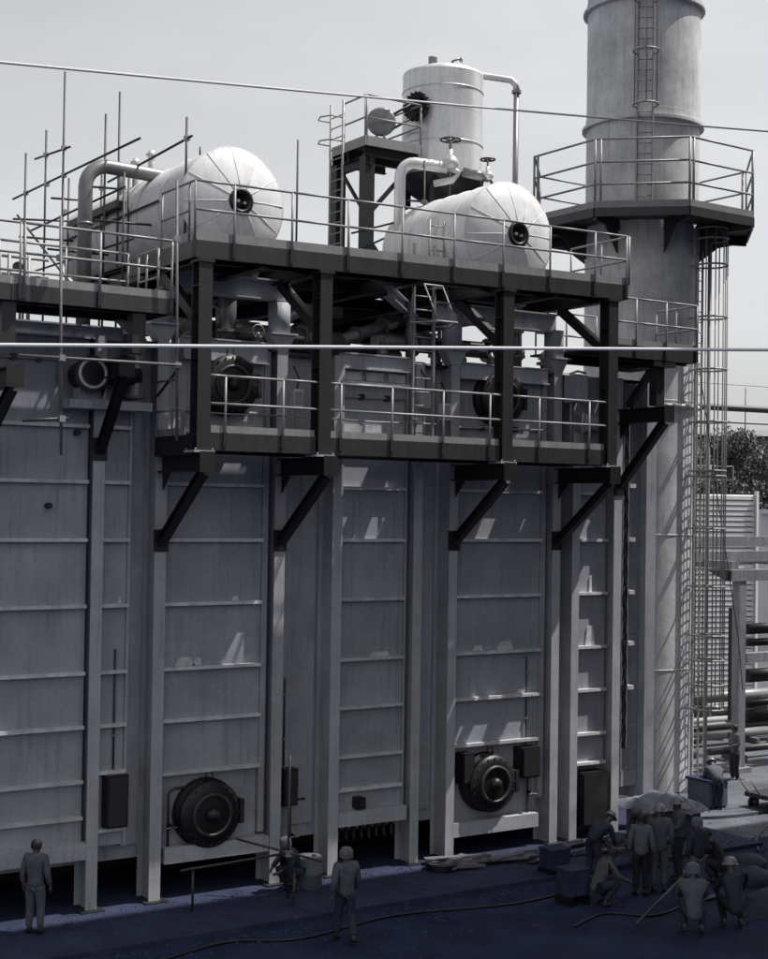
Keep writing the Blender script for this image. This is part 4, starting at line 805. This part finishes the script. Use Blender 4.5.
# ------------------------------------------------------------------ site objects near the boiler foot
def crate(label, x0, x1, y0, y1, h, yaw=0, tarp=True):
    t = thing('tool_crate', label, 'crate', ((x0 + x1) / 2, (y0 + y1) / 2, .1))
    for k in range(4):
        za = .22 + (h - .22) * k / 4; MB().box(x0, x1, y0, y0 + .03, za + .004, .22 + (h - .22) * (k + 1) / 4 - .004).build('side_board', M['box'], t)
        MB().box(x0, x0 + .03, y0 + .031, y1 - .031, za + .004, .22 + (h - .22) * (k + 1) / 4 - .004).build('side_board', M['box'], t)
    MB().box(x0 + .031, x1, y0 + .031, y1, .2, h - .01).build('crate_body', M['box'], t)
    for xx in (x0 + .1, x1 - .2): MB().box(xx, xx + .1, y0, y1, .1, .2).build('skid_runner', M['wood'], t)
    return t
def cloth(label, x0, x1, y0, y1, z, seed, mt='tarp'):
    rn = random.Random(seed); n = 14; vs = []; fs = []
    for i in range(n + 1):
        for j in range(n + 1):
            u = i / n; v = j / n; x = x0 - .18 + (x1 - x0 + .36) * u; y = y0 - .18 + (y1 - y0 + .36) * v
            edge = max(0, (abs(u - .5) - .4) * 10, (abs(v - .5) - .4) * 10); zz = z + .02 + rn.uniform(0, .035) + .12 * math.sin(u * 9 + seed) * math.sin(v * 7) ** 2 + .18 * math.exp(-((u - .4) ** 2 + (v - .5) ** 2) * 10)
            if edge > 0: zz = z - .13 * edge + rn.uniform(-.03, .03)
            vs.append((x, y, zz))
    for i in range(n):
        for j in range(n): fs.append((i * (n + 1) + j, (i + 1) * (n + 1) + j, (i + 1) * (n + 1) + j + 1, i * (n + 1) + j + 1))
    MB().add(vs, fs, True).build('tarpaulin', M[mt], label=label, cat='tarpaulin')
crate('large board crate at the stack foot, under a rumpled tarpaulin', 6.9, 8.0, -1.25, -.45, 1.02); cloth('rumpled pale tarpaulin thrown over the large board crate', 6.9, 8.0, -1.25, -.45, 1.03, 2)
crate('smaller dark crate right of the large tarpaulin crate', 8.12, 8.75, -1.15, -.4, .84); cloth('rumpled tarpaulin thrown over the smaller dark crate', 8.12, 8.75, -1.15, -.4, .85, 5)
wb = thing('work_bench', 'boxy steel work bench that a bending worker leans over near the ladder foot', 'bench', (11.6, 1.4, 0))
MB().box(11.25, 11.95, 1.0, 1.8, .15, .82).build('bench_body', M['box'], wb); MB().box(11.2, 12.0, .95, 1.85, .822, .88).build('bench_top', M['concrete'], wb)
for x in (11.3, 11.9): MB().box(x - .05, x + .05, 1.05, 1.75, 0, .149).build('bench_foot', M['dark'], wb)
tr_ = thing('hand_trolley', 'low flat hand trolley with small wheels at the right edge', 'trolley', (13.3, 0.6, 0))
MB().box(12.5, 14.6, .1, .9, .38, .5).build('trolley_bed', M['dark'], tr_)
for x in (12.8, 14.2):
    for y in (.15, .85): 
        wv = MB().lathe([(0, -.05), (.17, -.05), (.19, 0), (.17, .05), (0, .05)], (x, y, .19), (0, 1, 0), 18, smooth=False).build('wheel', M['rubber'], tr_); MB().lathe([(0, -.07), (.06, -.06), (.06, .06), (0, .07)], (x, y, .19), (0, 1, 0), 10).build('wheel_hub', M['rail'], wv)
MB().tube([(12.5, .3, .45), (12.1, .3, .9), (12.1, .7, .9), (12.5, .7, .45)], .025, 8).build('handle', M['rail'], tr_)
dr = thing('oil_drum', 'small dark drum beside the crouching worker at the fourth column', 'drum', (-2.15, -.55, .1))
MB().lathe([(0, 0), (.26, 0), (.28, .02), (.28, .3), (.295, .32), (.28, .34), (.28, .64), (.27, .66), (0, .65)], (-2.1, -.55, .1), (0, 0, 1), 24).build('drum_shell', M['box'], dr)
MB().lathe([(0, 0), (.05, 0), (.05, .03), (0, .03)], (-2.0, -.6, .752), (0, 0, 1), 10).build('bung', M['dark'], dr)
# planks, tubes and offcuts along the pad
for i in range(24):
    rn2 = random.Random(50 + i); x = rn2.uniform(1.2, 7.2); y = rn2.uniform(-1.5, -.35); a = rn2.uniform(-.5, .5); L = rn2.uniform(.5, 1.6)
    d = Vector((math.cos(a), math.sin(a), 0)) * L / 2; z = .13 + .05 * (i % 3)
    MB().beam(Vector((x, y, z)) - d, Vector((x, y, z + .03 * (i % 2))) + d, rn2.uniform(.08, .22), .045).build('loose_plank', M['wood' if i % 3 else 'rubber'], label='loose offcut plank among the litter on the pad below the right manway', cat='plank', group='loose planks on the pad')
cb = thing('cable_coil', 'coil of dark hose lying on the pad by the fifth column', 'hose', (1.2, -.7, .1))
for k in range(3): MB().tube([(1.2 + (.3 + .02 * k) * math.cos(a * R(15)), -.7 + (.3 + .02 * k) * math.sin(a * R(15)), .14 + .05 * k) for a in range(25)], .03, 6, caps=False).build('hose_loop', M['rubber'], cb)
rn = random.Random(77); gm = MB()
for i in range(5200):
    x = rn.uniform(-13, 13); y = rn.uniform(-9, 2.2) if x > 9.7 else rn.uniform(-9, -.1)
    if -13 < x < 9.6 and y > -2.4: zb = .10
    else: zb = 0
    if rn.random() < .4: y = (-.2 if zb else -2.6) - abs(rn.gauss(0, .35)); zb = .10 if y > -2.4 and x < 9.6 else 0
    q = .012 + .035 * rn.random() ** 3; vs = [(x + q * dx * rn.uniform(.6, 1.3), y + q * dy * rn.uniform(.6, 1.3), zb + q * dz) for dx, dy, dz in ((-1, -1, -.1), (1, -1, -.1), (1, 1, -.1), (-1, 1, -.1), (rn.uniform(-.4, .4), rn.uniform(-.4, .4), .9))]
    gm.add(vs, [(0, 1, 4), (1, 2, 4), (2, 3, 4), (3, 0, 4)])
gm.build('grit', M['concrete'], label='loose grit and small stones strewn over the ground', cat='grit', kind='stuff')
for i in range(20):
    x = rn.uniform(4.6, 9.2); y = rn.uniform(-6.5, -2.6); a = rn.uniform(0, 3.1); L = rn.uniform(.2, .7)
    if (x + 17.6) * .694 - (y + 27) * .767 > -.8: continue
    d = Vector((math.cos(a), math.sin(a), 0)) * L / 2; mb = MB()
    if i % 2: mb.beam(Vector((x, y, .05)) - d, Vector((x, y, .07)) + d, rn.uniform(.05, .25), .06)
    else: mb.tube([Vector((x, y, .06)) - d, Vector((x, y, .06)) + d], .04, 8)
    mb.build('scrap_piece', M[('wood', 'rubber', 'box', 'dark')[i % 4]], label='small scrap piece lying on the ground round the worker group', cat='scrap', group='scrap round the worker group')
for i in range(9):
    x = 5.2 + rn.random() * 1.7; y = -.55 - rn.random() * .8; s0 = rn.uniform(.12, .3)
    mb = MB(); n = 10
    vs = [(x + s0 * 1.3 * math.cos(b_ * .628) * math.cos(a * .5) * rn.uniform(.75, 1.2), y + s0 * math.sin(b_ * .628) * math.cos(a * .5) * rn.uniform(.75, 1.2), .1 + s0 * .8 * math.sin(a * .5) * rn.uniform(.8, 1.1)) for a in range(4) for b_ in range(n)]
    mb.add(vs, [(a * n + b_, a * n + (b_ + 1) % n, (a + 1) * n + (b_ + 1) % n, (a + 1) * n + b_) for a in range(3) for b_ in range(n)] + [tuple(range(3 * n, 4 * n))], False)
    mb.build('rag_bundle', M[('blackc', 'greyc', 'navy')[i % 3]], label='crumpled bundle of dark rags on the pad by the last wall columns', cat='bundle', group='rag bundles by the last columns')
for i, (pts, lab) in enumerate((([(-9, -2.9), (-7, -3.3), (-5.2, -2.9), (-3.9, -3.4), (-1.5, -3.0), (1, -3.5), (3, -3.3)], 'long thin dark hose snaking along the ground parallel to the pad'), ([(9.0, -2.8), (10.3, -1.6), (12.2, -.6), (13.4, -.9), (14.5, .2), (15.5, 2.0)], 'curving dark hose across the sunlit ground by the trolley'), ([(1.0, -5.4), (2.2, -5.0), (3.0, -5.6), (4.6, -5.2), (5.6, -5.6)], 'dark hose on the ground in front of the worker group'))):
    sm = []
    P_ = [Vector((a, b, .03)) for a, b in pts]
    for k in range(len(P_) - 1):
        p0, p1, p2, p3 = P_[max(k - 1, 0)], P_[k], P_[k + 1], P_[min(k + 2, len(P_) - 1)]
        for q in range(8):
            u = q / 8; sm.append(.5 * (2 * p1 + (p2 - p0) * u + (2 * p0 - 5 * p1 + 4 * p2 - p3) * u * u + (3 * p1 - p0 - 3 * p2 + p3) * u ** 3))
    MB().tube(sm, .025, 6).build('ground_hose', M['rubber'], label=lab, cat='hose')
# guard rail of scaffold tube in front of left manway
gr = thing('tube_guard_rail', 'thin scaffold tube guard rail in front of the left manway', 'guard rail', (-3.2, -1.3, 0))
for p, q in (((-5.3, -1.05, .95), (-2.75, -1.05, 1.02)), ((-2.9, -1.08, 0.1), (-2.9, -1.08, 3.0)), ((-5.0, -1.0, .98), (-5.0, -1.0, .1)), ((-3.7, -.3, 1.25), (-2.4, -1.6, .9)), ((-3.05, -1.6, 0), (-3.05, -1.6, .75))):
    MB().tube([p, q], .027, 8).build('scaffold_tube', M['scaf'], gr)
MB().box(-2.97, -2.83, -1.14, -.99, .95, 1.07).build('coupler', M['rail'], gr)
for i, (x, y, h, lab) in enumerate(((2.2, -4.0, .5, 'pale upright box on a dark pallet left of the crouching worker'), (3.3, -2.1, .4, 'low pale block behind the bending worker'))):
    t = thing('cement_box', lab, 'box', (x, y, 0)); MB().box(x - .26, x + .26, y - .22, y + .22, .2, .2 + h).build('box_body', M['concrete'], t); MB().box(x - .28, x + .28, y - .24, y + .24, .2 + h + .002, .24 + h).build('box_lid', M['concrete'], t)
    for dx in (-.25, .2): MB().box(x + dx - .03, x + dx + .06, y - .25, y + .25, 0, .195).build('pallet_runner', M['rubber'], t)
ph = thing('long_pole', 'long thin pole lying slantwise in front of the worker group', 'pole', (3.5, -5.4, .3)); MB().tube([(1.9, -6.2, .15), (5.0, -4.7, .62)], .03, 8).build('pole_shaft', M['fascia'], ph); MB().tube([(5.0, -4.7, .62), (5.0, -4.7, 0)], .03, 8).build('pole_prop', M['fascia'], ph)
for i, (x, y, s, lab) in enumerate(((6.6, -4.6, .5, 'dark tarpaulin bundle heaped right of the worker group'), (5.6, -6.4, .6, 'dark low bundle at the bottom right corner'), (7.6, -3.6, .45, 'small dark bundle behind the trolley'))):
    rn = random.Random(i + 9); mb = MB(); n = 12
    vs = []
    for a in range(5):
        for b_ in range(n): rr = s * math.cos(a / 4 * 1.5) * rn.uniform(.8, 1.15); vs.append((x + rr * 1.5 * math.cos(b_ * 2 * math.pi / n), y + rr * math.sin(b_ * 2 * math.pi / n), s * .7 * math.sin(a / 4 * 1.5) * rn.uniform(.9, 1.05)))
    mb.add(vs, [(a * n + b_, a * n + (b_ + 1) % n, (a + 1) * n + (b_ + 1) % n, (a + 1) * n + b_) for a in range(4) for b_ in range(n)] + [tuple(range(4 * n, 5 * n))], True); mb.build('bundle', M['navy'], label=lab, cat='bundle')

# ------------------------------------------------------------------ people
BAKE = []
def skin(name, verts, edges, radii, mt, parent, xf, sub=1):
    me = bpy.data.meshes.new(name); me.from_pydata([xf(v) - WLOC[parent.name] for v in verts], edges, [])
    o = bpy.data.objects.new(name, me); link(o); o.parent = parent; WLOC[o.name] = WLOC[parent.name].copy()
    md = o.modifiers.new('s', 'SKIN'); md.use_smooth_shade = True
    sv = me.skin_vertices[0].data if me.skin_vertices else None
    if sv is None:
        import bmesh
        b = bmesh.new(); b.from_mesh(me); b.verts.layers.skin.verify(); b.to_mesh(me); b.free(); sv = me.skin_vertices[0].data
    for i, r in enumerate(radii): sv[i].radius = r if isinstance(r, tuple) else (r, r); sv[i].use_root = (i == 0)
    ms = o.modifiers.new('u', 'SUBSURF'); ms.levels = sub; ms.render_levels = sub
    me.materials.append(mt); BAKE.append(o); return o
POSE = {
 'stand': {}, 
 'walk': dict(kneeL=(.14, .10, .52), ankleL=(.20, .10, .10), toeL=(.36, .11, .05), kneeR=(.02, -.1, .5), ankleR=(-.22, -.1, .13), toeR=(-.08, -.11, .04), elbowL=(-.10, .25, 1.13), wristL=(.0, .27, .90), elbowR=(.05, -.25, 1.13), wristR=(.2, -.24, .95)),
 'hip': dict(elbowR=(-.10, -.36, 1.18), wristR=(.05, -.20, 1.02), elbowL=(.06, .25, 1.15), wristL=(.28, .16, 1.1)),
 'bend': dict(spine=(.12, 0, 1.06), chest=(.34, 0, 1.18), neck=(.47, 0, 1.24), head0=(.53, 0, 1.27), head1=(.60, 0, 1.33), head2=(.64, 0, 1.39), shL=(.38, .18, 1.17), shR=(.38, -.18, 1.17), elbowL=(.46, .22, .88), wristL=(.62, .14, .72), elbowR=(.46, -.22, .88), wristR=(.62, -.14, .72), kneeL=(.08, .12, .5), kneeR=(.06, -.12, .5)),
 'crouch': dict(pelvis=(-.05, 0, .38), spine=(.02, 0, .56), chest=(.14, 0, .76), neck=(.22, 0, .88), head0=(.26, 0, .93), head1=(.29, 0, 1.0), head2=(.29, 0, 1.09), shL=(.15, .19, .82), shR=(.15, -.19, .82), elbowL=(.32, .24, .60), wristL=(.52, .15, .50), elbowR=(.32, -.24, .60), wristR=(.52, -.15, .50), hipL=(-.04, .1, .36), hipR=(-.04, -.1, .36), kneeL=(.36, .17, .5), kneeR=(.36, -.17, .48), ankleL=(.08, .14, .09), ankleR=(.06, -.14, .09), toeL=(.24, .16, .04), toeR=(.22, -.16, .04)),
}
BASE = dict(pelvis=(0, 0, .95), spine=(.01, 0, 1.13), chest=(0, 0, 1.33), neck=(.0, 0, 1.47), head0=(.02, 0, 1.53), head1=(.03, 0, 1.60), head2=(.02, 0, 1.68), shL=(0, .18, 1.41), shR=(0, -.18, 1.41),
  elbowL=(-.03, .24, 1.12), elbowR=(-.03, -.24, 1.12), wristL=(.07, .26, .88), wristR=(.07, -.26, .88), hipL=(0, .09, .90), hipR=(0, -.09, .90), kneeL=(.03, .10, .49), kneeR=(.03, -.10, .49), ankleL=(-.02, .11, .09), ankleR=(-.02, -.11, .09), toeL=(.15, .13, .04), toeR=(.15, -.13, .04))
def person(label, x, y, z, yaw, pose='stand', shirt='greyc', trousers='navy', hat='helmet', s=1.0, over=None):
    t = thing('person', label, 'person', (x, y, z))
    J = dict(BASE); J.update(POSE[pose]); J.update(over or {}); J = {k: Vector(v) for k, v in J.items()}
    ca, sa = math.cos(yaw), math.sin(yaw)
    xf = lambda v: Vector((x + s * (v[0] * ca - v[1] * sa), y + s * (v[0] * sa + v[1] * ca), z + s * v[2]))
    V = []; E = []; RD = []
    def av(p, r, par=None):
        V.append(Vector(p)); RD.append(r); i = len(V) - 1
        if par is not None: E.append((par, i))
        return i
    pe = av(J['pelvis'], (.075, .06)); spn = av(J['spine'], (.085, .065), pe); ch = av(J['chest'], (.115, .085), spn); ne = av(J['neck'], .058, ch); h0 = av(J['head0'], .07, ne); h1 = av(J['head1'], (.078, .092), h0); h2 = av(J['head2'], .07, h1)
    fw = (J['head1'] - J['head0']); fwdv = Vector((1, 0, 0)) - fw.normalized() * fw.normalized().x; fwdv.normalize()
    av(J['head1'] * .6 + J['head0'] * .4 + fwdv * .105, .014, h1)
    for sg in (1, -1): av(J['head1'] * .8 + J['head0'] * .2 + Vector((-.01, sg * .088, 0)), (.012, .02), h1)
    for S_ in 'LR':
        sg = 1 if S_ == 'L' else -1
        a = av(J['sh' + S_], .050, ch); e = av(J['elbow' + S_], .045, a); wv = av(J['wrist' + S_], .030, e)
        d = (J['wrist' + S_] - J['elbow' + S_]).normalized(); sd = Vector((d.z, 0, -d.x)); 
        if sd.length < .3: sd = Vector((0, 0, 1))
        sd.normalize(); inn = Vector((0, -sg, 0)); pm = av(J['wrist' + S_] + d * .07, (.034, .022), wv)
        for q, ln in zip((-1.2, -.4, .4, 1.2), (.060, .075, .08, .068)):
            f1 = av(J['wrist' + S_] + d * (.07 + .05) + sd * .021 * q + inn * .004, .0095, pm); av(J['wrist' + S_] + d * (.11 + ln * .75) + sd * .024 * q + inn * .03, .008, f1)
        t1 = av(J['wrist' + S_] + d * .05 + sd * .045 + inn * .012, .011, pm); av(J['wrist' + S_] + d * .09 + sd * .055 + inn * .026, .009, t1)
        hp = av(J['hip' + S_], .08, pe); kn = av(J['knee' + S_], .062, hp); an = av(J['ankle' + S_], .042, kn); av(J['toe' + S_], (.045, .032), an)
    body = skin('body', V, E, RD, M['skin'], t, xf)
    # shirt
    mid = lambda a, b, f: a + (b - a) * f
    V2 = [mid(J['pelvis'], J['spine'], -.8), J['spine'], J['chest'], mid(J['chest'], J['neck'], .92)]; E2 = [(0, 1), (1, 2), (2, 3)]; R2 = [(.175, .15), (.17, .14), (.19, .145), .085]
    for S_ in 'LR':
        b0 = len(V2); V2 += [J['sh' + S_], mid(J['sh' + S_], J['elbow' + S_], .55), J['elbow' + S_], mid(J['elbow' + S_], J['wrist' + S_], .9)]; R2 += [.092, .076, .066, .05]; E2 += [(2, b0), (b0, b0 + 1), (b0 + 1, b0 + 2), (b0 + 2, b0 + 3)]
    skin('shirt', V2, E2, R2, M[shirt], t, xf)
    V3 = [J['pelvis'] + (J['spine'] - J['pelvis']) * .3]; E3 = []; R3 = [(.155, .13)]
    for S_ in 'LR':
        b0 = len(V3); V3 += [mid(J['hip' + S_], J['knee' + S_], .14), mid(J['hip' + S_], J['knee' + S_], .5), J['knee' + S_], mid(J['knee' + S_], J['ankle' + S_], .5), mid(J['knee' + S_], J['ankle' + S_], .93)]; R3 += [.118, .11, .088, .08, .072]
        E3 += [(0, b0)] + [(b0 + k, b0 + k + 1) for k in range(4)]
    skin('trousers', V3, E3, R3, M[trousers], t, xf)
    for S_ in 'LR':
        skin('boot', [J['ankle' + S_], J['ankle' + S_] - Vector((.03, 0, .045)), J['toe' + S_]], [(0, 1), (0, 2)], [.058, .045, (.055, .042)], M['boot'], t, xf)
    ax_ = (J['head2'] - J['head0']).normalized(); axw = (xf(ax_) - xf(Vector((0, 0, 0)))).normalized(); hw = xf(J['head1'] + ax_ * .02)
    if hat == 'helmet':
        h = MB().lathe([(.118 * s, .0), (.117 * s, .04 * s), (.1 * s, .09 * s), (.06 * s, .125 * s), (0, .135 * s)], hw, axw, 20).build('hard_hat', M['helmet'], t)
        MB().lathe([(.11 * s, .006), (.15 * s, -.006), (.15 * s, .008), (.11 * s, .02)], hw + (xf(fwdv) - xf(Vector((0, 0, 0)))).normalized() * .02, axw, 20).build('brim', M['helmet'], h)
    elif hat == 'cap':
        MB().lathe([(.125 * s, -.07 * s), (.128 * s, .0), (.122 * s, .06 * s), (.085 * s, .11 * s), (0, .128 * s)], hw - (xf(fwdv) - xf(Vector((0, 0, 0)))).normalized() * .015, axw, 20).build('headcloth', M['palec'], t)
    else:
        MB().lathe([(.095 * s, -.05 * s), (.105 * s, .0), (.1 * s, .06 * s), (.07 * s, .105 * s), (0, .12 * s)], hw - (xf(fwdv) - xf(Vector((0, 0, 0)))).normalized() * .018, axw, 18).build('hair', M['hair'], t)
    for sg in (1, -1):
        c = xf(J['head1'] + fwdv * .083 + Vector((0, sg * .032, 0)) + ax_ * .005); MB().lathe([(0, -.012), (.009, -.008), (.012, 0), (.009, .008), (0, .012)], c, (0, 0, 1), 8).build('eye', M['eye'], t)
    return t
TC = tocam
person('worker in pale baggy clothes standing alone at the far left, back turned', -8.15, -.85, .1, R(50), 'stand', 'greyc', 'greyc', 'hair', 1.0)
person('worker in a headcloth and light shirt walking alone in front of the third bay', -3.29, -3.97, 0, R(75), 'walk', 'greyc', 'navy', 'cap', 1.02)
person('crouching worker in a pale headcloth beside the small dark drum', -2.45, -.6, .1, R(190), 'crouch', 'navy', 'navy', 'cap', 1.0)
person('worker bending forward over the litter by the last columns', 3.7, -2.9, 0, R(10), 'bend', 'navy', 'navy', 'helmet', 1.0)
person('crouching worker next to the pale upright box', 2.55, -4.4, 0, R(-20), 'crouch', 'greyc', 'navy', 'hair', 1.05)
person('standing worker in a light jacket, leftmost of the standing group', 3.86, -4.25, 0, R(40), 'stand', 'palec', 'blackc', 'hair', 1.0)
person('standing worker in grey with a hard hat in the middle of the group', 4.38, -4.25, 0, R(55), 'stand', 'greyc', 'greyc', 'helmet', 1.07)
person('worker in a white hard hat with a hand on the hip, right of the group', 5.44, -3.75, 0, R(150), 'hip', 'greyc', 'navy', 'helmet', 1.05)
person('crouching worker in front of the long pole near the bottom edge', 2.75, -6.9, 0, R(50), 'crouch', 'greyc', 'navy', 'cap', 1.15)
person('crouching worker in a white hard hat nearest the bottom right corner', 3.75, -7.0, 0, R(60), 'crouch', 'navy', 'blackc', 'helmet', 1.15)
person('worker in dark trousers standing in front of the concrete column', 15.3, 3.9, 0, R(170), 'hip', 'greyc', 'blackc', 'hair', 1.0)
person('worker with a hard hat bending over the steel work bench', 11.5, .95, 0, R(60), 'bend', 'greyc', 'navy', 'helmet', .95, dict(wristL=(.6, .14, .95), wristR=(.6, -.14, .95), elbowL=(.42, .24, .98), elbowR=(.42, -.24, .98)))

person('worker stooping behind the standing group beside the tarpaulin crate', 5.9, -2.3, 0, R(200), 'bend', 'navy', 'blackc', 'cap', .97)
person('crouching dark worker right of the hand on hip worker', 6.15, -4.3, 0, R(120), 'crouch', 'blackc', 'navy', 'hair', 1.0)
person('standing worker in a headcloth between the long pole and the group', 4.75, -5.0, 0, R(85), 'stand', 'navy', 'greyc', 'cap', .97)

bpy.context.view_layer.update()
dg = bpy.context.evaluated_depsgraph_get()
for o in BAKE:
    nm = bpy.data.meshes.new_from_object(o.evaluated_get(dg)); o['_n'] = 0; del o['_n']
    old = o.data; o.modifiers.clear(); o.data = nm
    nm.name = old.name
